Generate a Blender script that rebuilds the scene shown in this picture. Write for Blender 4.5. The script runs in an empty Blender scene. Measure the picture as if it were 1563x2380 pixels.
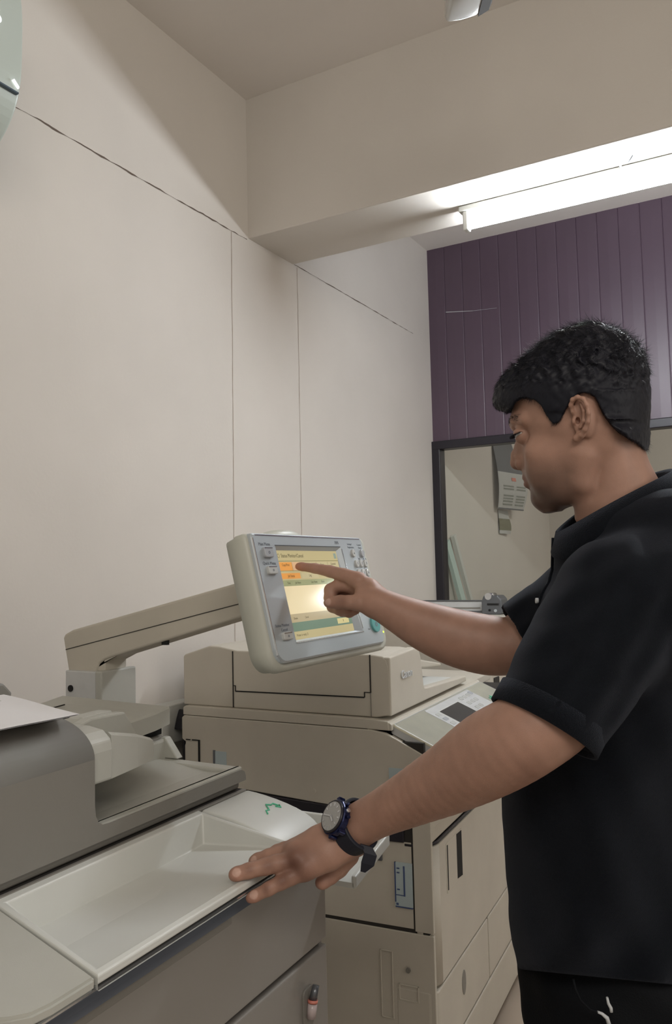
import bpy, bmesh, math, random
import numpy as np
from mathutils import Vector, Matrix, noise
random.seed(7); np.random.seed(7)
SC = bpy.context.scene
COL = SC.collection

# ------------------------------------------------------------------ camera
FPX, CXP, CYP, CAMZ = 1909.0, 781.5, 1190.0, 1.32
PITCH, ROLL, YAW = math.radians(3.97), math.radians(1.39), math.radians(29.13)
_right = Vector((math.cos(YAW), math.sin(YAW), 0)); _fh = Vector((-math.sin(YAW), math.cos(YAW), 0))
FWD = _fh * math.cos(PITCH) + Vector((0, 0, math.sin(PITCH)))
_down = FWD.cross(_right)
CR = math.cos(ROLL) * _right + math.sin(ROLL) * _down
CD = -math.sin(ROLL) * _right + math.cos(ROLL) * _down
CO = Vector((0, 0, CAMZ))
cam = bpy.data.cameras.new('camera'); cam_o = bpy.data.objects.new('camera', cam); COL.objects.link(cam_o)
cam.sensor_fit = 'HORIZONTAL'; cam.sensor_width = 36; cam.lens = FPX / 1563 * 36
cam.clip_start = 0.05; cam.clip_end = 60
M = Matrix((CR, -CD, -FWD)).transposed().to_4x4(); M.translation = CO
cam_o.matrix_world = M
SC.camera = cam_o

def at(px, py, d):
    """world point seen at photo pixel (px, py) at forward distance d metres"""
    return CO + d * (FWD + (px - CXP) / FPX * CR + (py - CYP) / FPX * CD)

# ------------------------------------------------------------------ world, exposure, big lights
SC.view_settings.view_transform = 'Standard'; SC.view_settings.look = 'None'
SC.view_settings.exposure = 0.60; SC.view_settings.gamma = 1.0
w = bpy.data.worlds.new('world'); SC.world = w; w.use_nodes = True
w.node_tree.nodes['Background'].inputs[0].default_value = (0.82, 0.76, 0.68, 1)
w.node_tree.nodes['Background'].inputs[1].default_value = 0.29
SC.cycles.max_bounces = 6; SC.cycles.diffuse_bounces = 4; SC.cycles.glossy_bounces = 3
SC.cycles.transmission_bounces = 4; SC.cycles.caustics_reflective = False; SC.cycles.caustics_refractive = False

def area(name, loc, target, sx, sy, power, col=(1, 1, 1)):
    l = bpy.data.lights.new(name, 'AREA'); l.shape = 'RECTANGLE'; l.size = sx; l.size_y = sy
    l.energy = power; l.color = col
    o = bpy.data.objects.new(name, l); COL.objects.link(o); o.location = loc
    o.rotation_euler = (Vector(target) - Vector(loc)).to_track_quat('-Z', 'Y').to_euler()
    return o
# lamp on the rest of the ceiling behind the photographer, daylight from the open side of the shop
area('ceiling_lamp_light', (0.9, -0.9, 2.85), (-0.4, 1.2, 0.8), 1.6, 1.0, 26, (1.0, 0.93, 0.84))
area('shop_front_light', (3.2, 1.2, 1.9), (-1.6, 1.6, 1.2), 2.4, 1.8, 14, (1.0, 0.95, 0.88))
area('next_room_light', (0.3, 5.0, 2.85), (-0.6, 5.0, 0.5), 1.2, 0.3, 8, (1.0, 0.96, 0.92))  # unseen light added to brighten the neighbouring room

# ------------------------------------------------------------------ materials
def lin(c):
    return tuple((v / 255 / 12.92 if v / 255 <= 0.04045 else ((v / 255 + 0.055) / 1.055) ** 2.4) for v in c)
def mat(name, col, rough=0.5, metal=0.0, spec=0.5, var=0.0, vscale=6.0, bump=0.0, bscale=200.0, emis=None, estr=0.0, coat=0.0, trans=0.0, sss=0.0, ior=1.45, attr=None):
    m = bpy.data.materials.new(name); m.use_nodes = True
    nt = m.node_tree; b = nt.nodes['Principled BSDF']
    b.inputs['Base Color'].default_value = (*col, 1); b.inputs['Roughness'].default_value = rough
    b.inputs['Metallic'].default_value = metal; b.inputs['Specular IOR Level'].default_value = spec
    b.inputs['Coat Weight'].default_value = coat; b.inputs['Transmission Weight'].default_value = trans
    b.inputs['IOR'].default_value = ior
    if sss:
        b.inputs['Subsurface Weight'].default_value = sss
        b.inputs['Subsurface Radius'].default_value = (1.0, 0.35, 0.2); b.inputs['Subsurface Scale'].default_value = 0.006
    if emis:
        b.inputs['Emission Color'].default_value = (*emis, 1); b.inputs['Emission Strength'].default_value = estr
    tc = nt.nodes.new('ShaderNodeTexCoord')
    if attr:
        a = nt.nodes.new('ShaderNodeAttribute'); a.attribute_name = attr
        base = a.outputs['Color']
    else:
        r = nt.nodes.new('ShaderNodeRGB'); r.outputs[0].default_value = (*col, 1); base = r.outputs[0]
    if var:
        n = nt.nodes.new('ShaderNodeTexNoise'); n.inputs['Scale'].default_value = vscale; n.inputs['Detail'].default_value = 6
        nt.links.new(tc.outputs['Object'], n.inputs['Vector'])
        mr = nt.nodes.new('ShaderNodeMapRange'); mr.inputs['From Min'].default_value = 0.3; mr.inputs['From Max'].default_value = 0.7
        mr.inputs['To Min'].default_value = 1 - var; mr.inputs['To Max'].default_value = 1 + var
        nt.links.new(n.outputs['Fac'], mr.inputs['Value'])
        mx = nt.nodes.new('ShaderNodeVectorMath'); mx.operation = 'SCALE'
        nt.links.new(base, mx.inputs[0]); nt.links.new(mr.outputs[0], mx.inputs['Scale'])
        base = mx.outputs[0]
    nt.links.new(base, b.inputs['Base Color'])
    if bump:
        n2 = nt.nodes.new('ShaderNodeTexNoise'); n2.inputs['Scale'].default_value = bscale; n2.inputs['Detail'].default_value = 3
        nt.links.new(tc.outputs['Object'], n2.inputs['Vector'])
        bp = nt.nodes.new('ShaderNodeBump'); bp.inputs['Strength'].default_value = bump; bp.inputs['Distance'].default_value = 0.002
        nt.links.new(n2.outputs['Fac'], bp.inputs['Height']); nt.links.new(bp.outputs[0], b.inputs['Normal'])
    return m

MT = dict(
    wall=mat('wall_paint', (0.635, 0.597, 0.55), 0.85, var=0.03, vscale=2.5, bump=0.15, bscale=90),
    ceil=mat('ceiling_paint', (0.74, 0.70, 0.66), 0.9, var=0.03, vscale=2),
    crack=mat('wall_joint', (0.13, 0.10, 0.08), 0.95),
    joint=mat('faint_wall_joint', (0.38, 0.31, 0.25), 0.95),
    floor=mat('floor_tile', (0.42, 0.35, 0.28), 0.35, var=0.08, vscale=4),
    purple=mat('purple_panel', (0.080, 0.050, 0.074), 0.42, spec=0.8, var=0.08, vscale=3),
    black=mat('dark_frame', (0.018, 0.016, 0.022), 0.35),
    dark=mat('black_recess', (0.008, 0.008, 0.008), 0.8),
    gap=mat('seam_shadow', (0.03, 0.027, 0.024), 0.9),
    pl=mat('light_grey_plastic', (0.44, 0.44, 0.40), 0.42, var=0.04, vscale=9, bump=0.05, bscale=700),
    plw=mat('off_white_plastic', (0.60, 0.61, 0.58), 0.40, var=0.03, vscale=9),
    plg=mat('shaded_warm_grey_plastic', (0.205, 0.195, 0.175), 0.42, var=0.03, vscale=7, bump=0.05, bscale=700),  # front-face shade put into this grey; darker trims use it too
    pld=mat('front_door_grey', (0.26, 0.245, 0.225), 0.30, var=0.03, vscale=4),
    lip=mat('steel_blue_grip', (0.24, 0.26, 0.30), 0.25, metal=0.3),
    kb=mat('beige_plastic', (0.52, 0.485, 0.415), 0.5, var=0.05, vscale=7, bump=0.05, bscale=600),
    kb2=mat('yellowed_plastic', (0.74, 0.72, 0.58), 0.45, var=0.05, vscale=20),
    kgrey=mat('panel_grey', (0.54, 0.55, 0.55), 0.35, var=0.04, vscale=30),
    silver=mat('silver_bezel', (0.50, 0.55, 0.585), 0.32, metal=0.35, var=0.02),
    house=mat('panel_housing', (0.52, 0.53, 0.47), 0.4),
    chrome=mat('bright_edge', (0.75, 0.77, 0.8), 0.15, metal=0.9),
    text=mat('printed_text', (0.17, 0.19, 0.22), 0.7),
    wtext=mat('silver_lettering', (0.62, 0.64, 0.66), 0.35, metal=0.2),
    btn=mat('button_grey', (0.42, 0.44, 0.47), 0.25, coat=0.4),
    btnl=mat('button_light', (0.55, 0.56, 0.55), 0.25, coat=0.4),
    teal=mat('start_button_teal', (0.13, 0.42, 0.42), 0.2, coat=0.5),
    red=mat('stop_button_red', (0.65, 0.22, 0.17), 0.3, coat=0.4),
    ledg=mat('green_led', (0.5, 0.8, 0.05), 0.4, emis=(0.6, 0.9, 0.05), estr=1.0),
    glassd=mat('dark_display', (0.05, 0.05, 0.055), 0.12, spec=0.8),
    green=mat('green_marker', (0.10, 0.50, 0.30), 0.6),
    paper=mat('paper', (0.72, 0.71, 0.72), 0.8),
    ac=mat('ac_plastic', (0.50, 0.56, 0.52), 0.35),
    acl=mat('ac_vent_line', (0.07, 0.10, 0.13), 0.5),
    digit=mat('ac_digit', (0.9, 0.9, 0.9), 0.5, emis=(1, 1, 1), estr=0.9),
    gloss=mat('glossy_white', (0.55, 0.55, 0.54), 0.12, coat=0.8, spec=0.8),
    gmet=mat('grey_metal', (0.15, 0.16, 0.175), 0.3, metal=0.6),
    stick=mat('blue_grey_sticker', (0.42, 0.50, 0.52), 0.5),
    blueink=mat('blue_ink', (0.06, 0.09, 0.20), 0.5),
    clear=mat('clear_plastic', (0.50, 0.42, 0.42), 0.2),
    lampg=mat('wall_lamp_glow', (1, 1, 1), 0.5, emis=(0.95, 0.98, 1.0), estr=32.0),
    tube=mat('tube_glow', (1, 1, 1), 0.5, emis=(0.90, 0.95, 1.0), estr=120.0),
    cal1=mat('calendar_dark', (0.13, 0.14, 0.155), 0.5),
    cal2=mat('calendar_paper', (0.50, 0.51, 0.50), 0.7),
    cal3=mat('calendar_text', (0.25, 0.27, 0.24), 0.7),
    cal4=mat('calendar_olive', (0.20, 0.20, 0.13), 0.7),
    aqua=mat('aqua_sheet_edge', (0.52, 0.66, 0.62), 0.3),
)
gl = bpy.data.materials.new('window_glass'); gl.use_nodes = True
nt = gl.node_tree; nt.nodes.clear()
o_ = nt.nodes.new('ShaderNodeOutputMaterial'); mx_ = nt.nodes.new('ShaderNodeMixShader'); tr_ = nt.nodes.new('ShaderNodeBsdfTransparent'); gs_ = nt.nodes.new('ShaderNodeBsdfGlossy')
gs_.inputs['Roughness'].default_value = 0.02; tr_.inputs[0].default_value = (0.93, 0.94, 0.92, 1); mx_.inputs[0].default_value = 0.05
nt.links.new(tr_.outputs[0], mx_.inputs[1]); nt.links.new(gs_.outputs[0], mx_.inputs[2]); nt.links.new(mx_.outputs[0], o_.inputs[0])
MT['glass'] = gl

# ------------------------------------------------------------------ mesh building
class MB:
    """collects shapes into one mesh; every shape carries its own material"""
    def __init__(s): s.v = []; s.f = []; s.m = []; s.sm = []; s.mats = []
    def mi(s, m):
        if isinstance(m, str): m = MT[m]
        if m not in s.mats: s.mats.append(m)
        return s.mats.index(m)
    def raw(s, vs, fs, m, smooth=False, mtx=None):
        o = len(s.v); k = s.mi(m)
        for v in vs: s.v.append(tuple(mtx @ Vector(v)) if mtx is not None else tuple(v))
        for f in fs: s.f.append([i + o for i in f]); s.m.append(k); s.sm.append(smooth)
        return s
    def bm(s, bm, m, smooth=False, mtx=None):
        bm.verts.index_update()
        s.raw([v.co.copy() for v in bm.verts], [[v.index for v in f.verts] for f in bm.faces], m, smooth, mtx); bm.free(); return s
    def box(s, x0, x1, y0, y1, z0, z1, m, bev=0.0, seg=2, mtx=None, smooth=False):
        return s.prism([(x0, y0), (x1, y0), (x1, y1), (x0, y1)], z0, z1, 'z', m, bev, seg, mtx, smooth)
    def prism(s, poly, a, b, axis, m, bev=0.0, seg=2, mtx=None, smooth=False):
        """poly in the two axes other than `axis` (xy / xz / yz order), extruded from a to b"""
        bm = bmesh.new()
        def P(p, h):
            return (p[0], p[1], h) if axis == 'z' else ((p[0], h, p[1]) if axis == 'y' else (h, p[0], p[1]))
        lo = [bm.verts.new(P(p, a)) for p in poly]; hi = [bm.verts.new(P(p, b)) for p in poly]
        n = len(poly)
        bm.faces.new(lo); bm.faces.new(hi[::-1])
        for i in range(n): bm.faces.new((lo[i], hi[i], hi[(i + 1) % n], lo[(i + 1) % n]))
        bmesh.ops.recalc_face_normals(bm, faces=bm.faces)
        if bev > 0:
            es = [e for e in bm.edges if len(e.link_faces) == 2 and e.calc_face_angle(0) > 0.5]
            bmesh.ops.bevel(bm, geom=es, offset=bev, segments=seg, profile=0.5, affect='EDGES', clamp_overlap=True)
        return s.bm(bm, m, smooth, mtx)
    def cyl(s, p0, p1, r0, m, r1=None, n=24, cap=True, smooth=True):
        p0 = Vector(p0); p1 = Vector(p1); r1 = r0 if r1 is None else r1
        d = (p1 - p0).normalized(); u = d.orthogonal().normalized(); v = d.cross(u)
        vs = []; 
        for p, r in ((p0, r0), (p1, r1)):
            for i in range(n):
                a = 2 * math.pi * i / n; vs.append(p + (u * math.cos(a) + v * math.sin(a)) * r)
        fs = [[i, (i + 1) % n, n + (i + 1) % n, n + i] for i in range(n)]
        s.raw(vs, fs, m, smooth)
        if cap: s.raw(vs, [list(range(n))[::-1], list(range(n, 2 * n))], m, False)
        return s
    def loft(s, rings, m, smooth=True, closed=True, cap=True, mtx=None):
        n = len(rings[0]); vs = [p for r in rings for p in r]; fs = []
        for i in range(len(rings) - 1):
            for j in range(n if closed else n - 1):
                fs.append([i * n + j, i * n + (j + 1) % n, (i + 1) * n + (j + 1) % n, (i + 1) * n + j])
        s.raw(vs, fs, m, smooth, mtx)
        if cap and closed: s.raw(vs, [list(range(n))[::-1], list(range((len(rings) - 1) * n, len(rings) * n))], m, False, mtx)
        return s
    def tube(s, pts, r, m, n=8, smooth=True):
        pts = [Vector(p) for p in pts]; rings = []
        u = None
        for i, p in enumerate(pts):
            d = (pts[min(i + 1, len(pts) - 1)] - pts[max(i - 1, 0)]).normalized()
            if u is None: u = d.orthogonal().normalized()
            u = (u - d * u.dot(d)).normalized(); v = d.cross(u)
            rr = r[i] if isinstance(r, (list, tuple)) else r
            rings.append([p + (u * math.cos(2 * math.pi * k / n) + v * math.sin(2 * math.pi * k / n)) * rr for k in range(n)])
        return s.loft(rings, m, smooth)
    def ell(s, c, r, m, n=24, mtx=None):
        vs = []; fs = []; k = n // 2
        for i in range(k + 1):
            t = math.pi * i / k
            for j in range(n):
                a = 2 * math.pi * j / n
                vs.append((c[0] + r[0] * math.sin(t) * math.cos(a), c[1] + r[1] * math.sin(t) * math.sin(a), c[2] + r[2] * math.cos(t)))
        for i in range(k):
            for j in range(n): fs.append([i * n + j, i * n + (j + 1) % n, (i + 1) * n + (j + 1) % n, (i + 1) * n + j])
        return s.raw(vs, fs, m, True, mtx)
    def text(s, body, size, mtx, m, ext=0.0002, align='CENTER', sx=1.0):
        c = bpy.data.curves.new('t', 'FONT'); c.body = body; c.size = size; c.extrude = ext; c.align_x = align; c.align_y = 'CENTER'; c.resolution_u = 3
        o = bpy.data.objects.new('t', c); COL.objects.link(o)
        dg = bpy.context.evaluated_depsgraph_get(); dg.update()
        me = o.evaluated_get(dg).to_mesh()
        vs = [Vector((v.co.x * sx, v.co.y, v.co.z)) for v in me.vertices]; fs = [list(p.vertices) for p in me.polygons]
        s.raw(vs, fs, m, False, mtx); o.evaluated_get(dg).to_mesh_clear()
        bpy.data.objects.remove(o); bpy.data.curves.remove(c); return s
    def build(s, name, parent=None, mtx=None, label=None, **kw):
        me = bpy.data.meshes.new(name); me.from_pydata(s.v, [], s.f)
        for m in s.mats: me.materials.append(m)
        me.polygons.foreach_set('material_index', s.m); me.polygons.foreach_set('use_smooth', s.sm)
        bm = bmesh.new(); bm.from_mesh(me); bmesh.ops.remove_doubles(bm, verts=bm.verts, dist=1e-6)
        bmesh.ops.recalc_face_normals(bm, faces=bm.faces); bm.to_mesh(me); bm.free()
        me.update()
        o = bpy.data.objects.new(name, me); COL.objects.link(o)
        if parent is not None: o.parent = parent
        if mtx is not None: o.matrix_local = mtx
        if label: o['label'] = label
        for k, v in kw.items(): o[k] = v
        return o

def thing(name, label, cat, loc=(0, 0, 0), rotz=0.0, group=None):
    o = bpy.data.objects.new(name, None); COL.objects.link(o); o.empty_display_size = 0.1
    o.location = loc; o.rotation_euler = (0, 0, rotz); o['label'] = label; o['category'] = cat
    if group: o['group'] = group
    return o
def rrect(x0, x1, y0, y1, r, n=5, rs=None):
    """rounded rectangle outline; rs = radii for (x0y0, x1y0, x1y1, x0y1)"""
    rs = rs or (r, r, r, r); out = []
    for (cx, cy, a0), q in zip(((x0, y0, 180), (x1, y0, 270), (x1, y1, 0), (x0, y1, 90)), rs):
        sx = 1 if cx == x0 else -1; sy = 1 if cy == y0 else -1
        for i in range(n + 1):
            a = math.radians(a0 + 90 * i / n)
            out.append((cx + sx * q + q * math.cos(a), cy + sy * q + q * math.sin(a)))
    return out
def smoothpoly(poly, n=2):
    for _ in range(n):
        q = []
        for i in range(len(poly)):
            a = poly[i]; c = poly[(i + 1) % len(poly)]
            if a[0] <= 0 and c[0] <= 0: q.append(a); continue
            q += [(a[0] * .75 + c[0] * .25, a[1] * .75 + c[1] * .25), (a[0] * .25 + c[0] * .75, a[1] * .25 + c[1] * .75)]
        poly = q
    return poly
def struct(o): o['kind'] = 'structure'; return o

# ------------------------------------------------------------------ the room
WX, BY, CZ_, BM0, BM1, BMZ = -1.6, 3.917, 2.972, 2.291, 2.585, 2.473
FARY = 6.15
b = MB(); b.box(-1.75, 3.4, -2.2, FARY + 0.1, -0.08, 0.0, 'floor'); struct(b.build('floor'))
b = MB(); b.box(-1.75, 3.4, -2.2, FARY + 0.1, CZ_, CZ_ + 0.1, 'ceil')
b.prism([(-0.95, 1.96), (-0.90, 1.965), (-0.90, 1.967), (-0.95, 1.963)], CZ_ - 0.0006, CZ_ + 0.001, 'z', 'joint')
struct(b.build('ceiling'))
# left wall with its open horizontal plaster joint and the thin vertical board joints
b = MB(); b.box(-1.72, WX, -2.2, FARY, 0, CZ_, 'wall')
def ribbon(b, pts, wds, m, off=0.0008):
    vs = []; 
    for i, (p, wd) in enumerate(zip(pts, wds)):
        p = Vector(p); d = (Vector(pts[min(i + 1, len(pts) - 1)]) - Vector(pts[max(i - 1, 0)])).normalized()
        nrm = Vector((1, 0, 0)); s_ = d.cross(nrm).normalized()
        vs += [p + nrm * off + s_ * wd / 2, p + nrm * off - s_ * wd / 2]
    b.raw(vs, [[2 * i, 2 * i + 1, 2 * i + 3, 2 * i + 2] for i in range(len(pts) - 1)], m)
def crack(y0, y1, z0, z1, wmax, m='crack', step=0.012, jit=0.0012):
    n = max(3, int(abs(y1 - y0) / step)); pts = []; ws = []
    for i in range(n + 1):
        t = i / n; y = y0 + (y1 - y0) * t
        z = z0 + (z1 - z0) * t + noise.noise((y * 9, 3.1, 0)) * jit * 2.5 + noise.noise((y * 40, 0, 0)) * jit
        ws.append(max(0.0008, wmax * (0.45 + 0.9 * noise.noise((y * 22, 7.7, 1.0))))); pts.append((WX, y, z))
    ribbon(b, pts, ws, m)
crack(1.26, 2.283, 2.461, 2.466, 0.0072, jit=0.0022)
crack(2.59, 3.70, 2.476, 2.478, 0.0045)
def vseam(y0, y1, z0, z1, wd, m='joint'):
    n = 60; pts = []; ws = []
    for i in range(n + 1):
        t = i / n; z = z0 + (z1 - z0) * t
        pts.append((WX, y0 + (y1 - y0) * t + noise.noise((z * 6, y0, 0)) * 0.002, z)); ws.append(wd * (0.8 + 0.6 * noise.noise((z * 30, y0, 2))))
    ribbon(b, pts, ws, m)
vseam(2.175, 2.193, 0.9, 2.462, 0.0032); vseam(2.60, 2.612, 0.9, 2.47, 0.0030)
struct(b.build('wall_left'))
# back wall with the window opening; purple boards above the window
WL, WRX, WB, WT = -1.6, 1.5, 1.08, 1.96
b = MB(); b.box(WX, 3.4, BY + 0.015, BY + 0.13, 0, WB, 'wall'); b.box(WRX, 3.4, BY + 0.015, BY + 0.13, WB, WT, 'wall')
b.box(WX, 3.4, BY + 0.015, BY + 0.13, WT, CZ_, 'wall')
pitch = 0.0965; x = -1.604; prof = []
while x < 1.6:
    prof += [(x + 0.0002, 0.0028), (x + 0.0022, 0.0004), (x + 0.0060, 0.0), (x + pitch * 0.5, -0.0010), (x + pitch - 0.005, 0.0), (x + pitch - 0.0016, 0.0010), (x + pitch - 0.0002, 0.0028)]
    x += pitch
vs = []; 
for px_, py_ in prof: vs += [(px_, BY + py_, WT - 0.003), (px_, BY + py_, CZ_)]
b.raw(vs, [[2 * i, 2 * i + 2, 2 * i + 3, 2 * i + 1] for i in range(len(prof) - 1)], 'purple')
# pale scuff on the boards
b.prism([(-1.505, 2.625), (-1.36, 2.607), (-1.36, 2.6085), (-1.505, 2.628)], BY - 0.0025, BY + 0.001, 'y', 'kgrey')
b.prism([(-1.36, 2.607), (-1.235, 2.60), (-1.235, 2.6008), (-1.36, 2.6085)], BY - 0.0025, BY + 0.001, 'y', 'btn')
struct(b.build('wall_back'))
# beam across the room under the ceiling
b = MB(); b.box(WX - 0.05, 3.4, BM0, BM1, BMZ, CZ_ + 0.01, 'wall', 0.004); struct(b.build('trim_1'))
# window: black frame and pane
b = MB()
FR_ = 0.043
b.box(WL - 0.003, WRX, BY - 0.022, BY + 0.05, WT - FR_, WT, 'black', 0.004)
b.box(WL - 0.003, WL + FR_, BY - 0.022, BY + 0.05, WB, WT - FR_ + 0.002, 'black', 0.004)
b.box(WL - 0.003, WRX, BY - 0.022, BY + 0.05, WB, WB + FR_, 'black', 0.004)
b.box(WRX - FR_, WRX, BY - 0.022, BY + 0.05, WB, WT, 'black', 0.004)
wn = b.build('window_1'); struct(wn)
b = MB(); b.box(WL + FR_ - 0.003, WRX - FR_, BY + 0.012, BY + 0.018, WB + FR_, WT - FR_, 'glass'); b.build('pane', wn)
# the neighbouring room's end wall
b = MB(); b.box(-1.75, 3.4, FARY, FARY + 0.1, 0, CZ_, 'wall'); struct(b.build('wall_far'))

# ------------------------------------------------------------------ tube light under the beam
tl = thing('tube_light', 'glowing white tube light on the underside of the ceiling beam', 'lamp', (-0.885, 2.46, BMZ))
b = MB(); b.box(0.0, 1.26, -0.016, 0.016, -0.020, -0.001, 'plw', 0.003); b.build('batten', tl)
for x0 in (0.012, 1.222):
    b = MB(); b.box(x0, x0 + 0.018, -0.014, 0.014, -0.082, -0.02, 'plw', 0.004); b.build('lamp_holder', tl)
b = MB(); b.cyl((0.03, 0, -0.064), (1.222, 0, -0.064), 0.013, 'tube'); b.build('tube', tl)
b = MB(); b.tube([(0.50, -0.02, -0.004), (0.505, -0.035, -0.012), (0.51, -0.045, -0.003), (0.53, -0.055, -0.014), (0.545, -0.07, -0.003)], 0.0025, 'gmet'); b.build('wire', tl)

# square lamp on the end wall of the next room; it shows as the glare on the touch screen
wl_ = thing('wall_lamp', 'square white lamp high on the far wall of the room behind the glass', 'lamp', (1.73, FARY, 2.37))
b = MB(); b.prism(rrect(-0.15, 0.15, -0.10, 0.10, 0.02), -0.03, 0.0, 'y', 'plw', 0.004); b.build('lamp_body', wl_)
b = MB(); b.prism(rrect(-0.13, 0.13, -0.08, 0.08, 0.02), -0.034, -0.029, 'y', 'lampg'); b.build('diffuser', wl_)

# ------------------------------------------------------------------ air conditioner
ac = thing('air_conditioner', 'pale green-grey split air conditioner high on the left wall, cut by the photo edge', 'air conditioner', (WX + 0.001, 0.75, 2.2))
prof = [(0, 0.03), (0.03, 0.0), (0.09, 0.012), (0.15, 0.05), (0.195, 0.10), (0.218, 0.16), (0.222, 0.25), (0.222, 0.33), (0.21, 0.39), (0.17, 0.42), (0, 0.42)]
b = MB(); b.prism(smoothpoly(prof), -0.45, 0.402, 'y', 'ac', 0.006, 3, smooth=False)
b.build('body', ac)
b = MB(); b.box(0.2105, 0.2195, -0.44, 0.392, 0.137, 0.1405, 'acl'); b.build('air_flap_gap', ac)
b = MB()
mtx = Matrix(((0, 0, 1, 0.2225), (1, 0, 0, 0.3240), (0, 1, 0, 0.276), (0, 0, 0, 1)))
b.text('26', 0.046, mtx, 'digit', 0.0008); b.build('display_digits', ac)
b = MB(); b.prism([(0.376, 0.160), (0.379, 0.163), (0.392, 0.152), (0.391, 0.148)], 0.2165, 0.2215, 'x', 'digit'); b.build('white_mark', ac, label='white mark at the lower corner')

# ------------------------------------------------------------------ ceiling fixture at the top of the frame
cf = thing('ceiling_fixture', 'glossy white rounded housing hanging at the top edge of the photo', 'ceiling fixture', tuple(at(1094, -26, 1.75)), YAW)
b = MB(); b.prism(smoothpoly([(-0.0515, -0.036), (-0.047, -0.0475), (-0.030, -0.048), (0.020, -0.034), (0.044, -0.020), (0.052, 0.0), (0.052, 0.085), (-0.0515, 0.085)], 1), -0.04, 0.04, 'y', 'gloss', 0.006, 3); hs_ = b.build('housing', cf)
for p in hs_.data.polygons:
    if abs(p.normal.y) < 0.5: p.use_smooth = True
top = cf.location.z + 0.09
b = MB(); b.cyl((0, 0, 0.088), (0, 0, CZ_ - cf.location.z), 0.012, 'gloss'); b.build('drop_rod', cf)
b = MB(); b.prism([(0.022, -0.034), (0.046, -0.0195), (0.0535, -0.002), (0.0535, 0.02), (0.045, 0.0), (0.040, -0.014), (0.022, -0.026)], -0.0412, 0.0412, 'y', 'gap', 0.0); b.build('vent_band', cf, label='dark band at one end')
# ------------------------------------------------------------------ front photocopier
R165, R394 = math.radians(1.65), math.radians(3.94)
cp = thing('photocopier', 'light grey photocopier in front with a raised touch panel on a boom', 'photocopier', (-0.62, 1.045, 0), R165)
b = MB(); b.box(-0.66, -0.055, -1.15, 0.072, 0.06, 0.90, 'gap'); b.box(-0.665, -0.045, 0.068, 0.0765, 0.05, 0.90, 'pld', 0.002)
b.box(-0.665, -0.655, -1.15, 0.07, 0.05, 0.93, 'plg')
b.build('cabinet', cp)
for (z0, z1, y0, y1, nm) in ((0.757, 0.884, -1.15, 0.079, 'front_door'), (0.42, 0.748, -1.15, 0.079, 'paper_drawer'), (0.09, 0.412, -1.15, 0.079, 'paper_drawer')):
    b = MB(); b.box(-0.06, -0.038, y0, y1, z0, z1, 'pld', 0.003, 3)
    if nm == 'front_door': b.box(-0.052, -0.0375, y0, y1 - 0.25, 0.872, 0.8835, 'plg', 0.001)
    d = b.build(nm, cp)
    if z0 == 0.42:
        # clear release lever with a red band
        b = MB(); b.prism(rrect(0.0, 0.030, 0.655, 0.712, 0.008), -0.0385, -0.0345, 'x', 'plg', 0.001)
        b.build('handle_recess', d)
        b = MB(); b.cyl((-0.030, 0.012, 0.672), (-0.028, 0.014, 0.692), 0.007, 'clear'); b.cyl((-0.028, 0.014, 0.692), (-0.028, 0.015, 0.696), 0.0075, 'red')
        b.cyl((-0.028, 0.015, 0.696), (-0.026, 0.022, 0.714), 0.006, 'gmet', 0.005); b.build('release_lever', d, label='small clear lever with a red band')
# steel-blue grip groove under the ledge
b = MB(); rings = []
for y in (-1.15, 0.045):
    r = [(-0.006, y, 0.9215)]
    for i in range(10):
        a = math.radians(180 * i / 9); r.append((-0.010 - 0.026 * math.sin(a) - 0.022 * i / 9, y, 0.919 - 0.034 * i / 9))
    r += [(-0.07, y, 0.884), (-0.07, y, 0.923)]
    rings.append(r)
b.loft(rings, 'lip', smooth=False); b.build('grip_groove', cp, label='steel-blue grip groove')
ZL = lambda x: 0.936 - 0.162 * x
# ledge: rim with the sunk white tray, plus a smooth panel on each side
b = MB()
X0, X1 = -0.186, 0.0
YL0, YL1, YR = -0.417, -0.448, -0.049
fx = -0.006
out = [(X0, YL0 - 0.001), (X1, YL1), (X1, YR), (X0, YR)]
inn = [(X0 + 0.016, YL0 + 0.006), (X1 - 0.010, YL1 + 0.008), (X1 - 0.010, YR - 0.006), (X0 + 0.016, YR - 0.006)]
V = [(p[0], p[1], ZL(p[0])) for p in out] + [(p[0], p[1], ZL(p[0])) for p in inn]
flo = [(inn[0][0] + 0.006, inn[0][1] + 0.045, 0.912), (inn[1][0] - 0.002, inn[1][1] + 0.004, ZL(inn[1][0]) - 0.004), (inn[2][0] - 0.002, inn[2][1] - 0.004, ZL(inn[2][0]) - 0.004), (inn[3][0] + 0.006, inn[3][1] - 0.006, 0.922)]
V += flo + [(p[0], p[1], 0.921) for p in out]
F = [[i, (i + 1) % 4, 4 + (i + 1) % 4, 4 + i] for i in range(4)] + [[4 + i, 4 + (i + 1) % 4, 8 + (i + 1) % 4, 8 + i] for i in range(4)] + [[8, 9, 10, 11], [12, 13, 14, 15]] + [[i, (i + 1) % 4, 12 + (i + 1) % 4, 12 + i] for i in (0, 2, 3)]
bm = bmesh.new(); vv = [bm.verts.new(v) for v in V]
for f in F: bm.faces.new([vv[i] for i in f])
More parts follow.
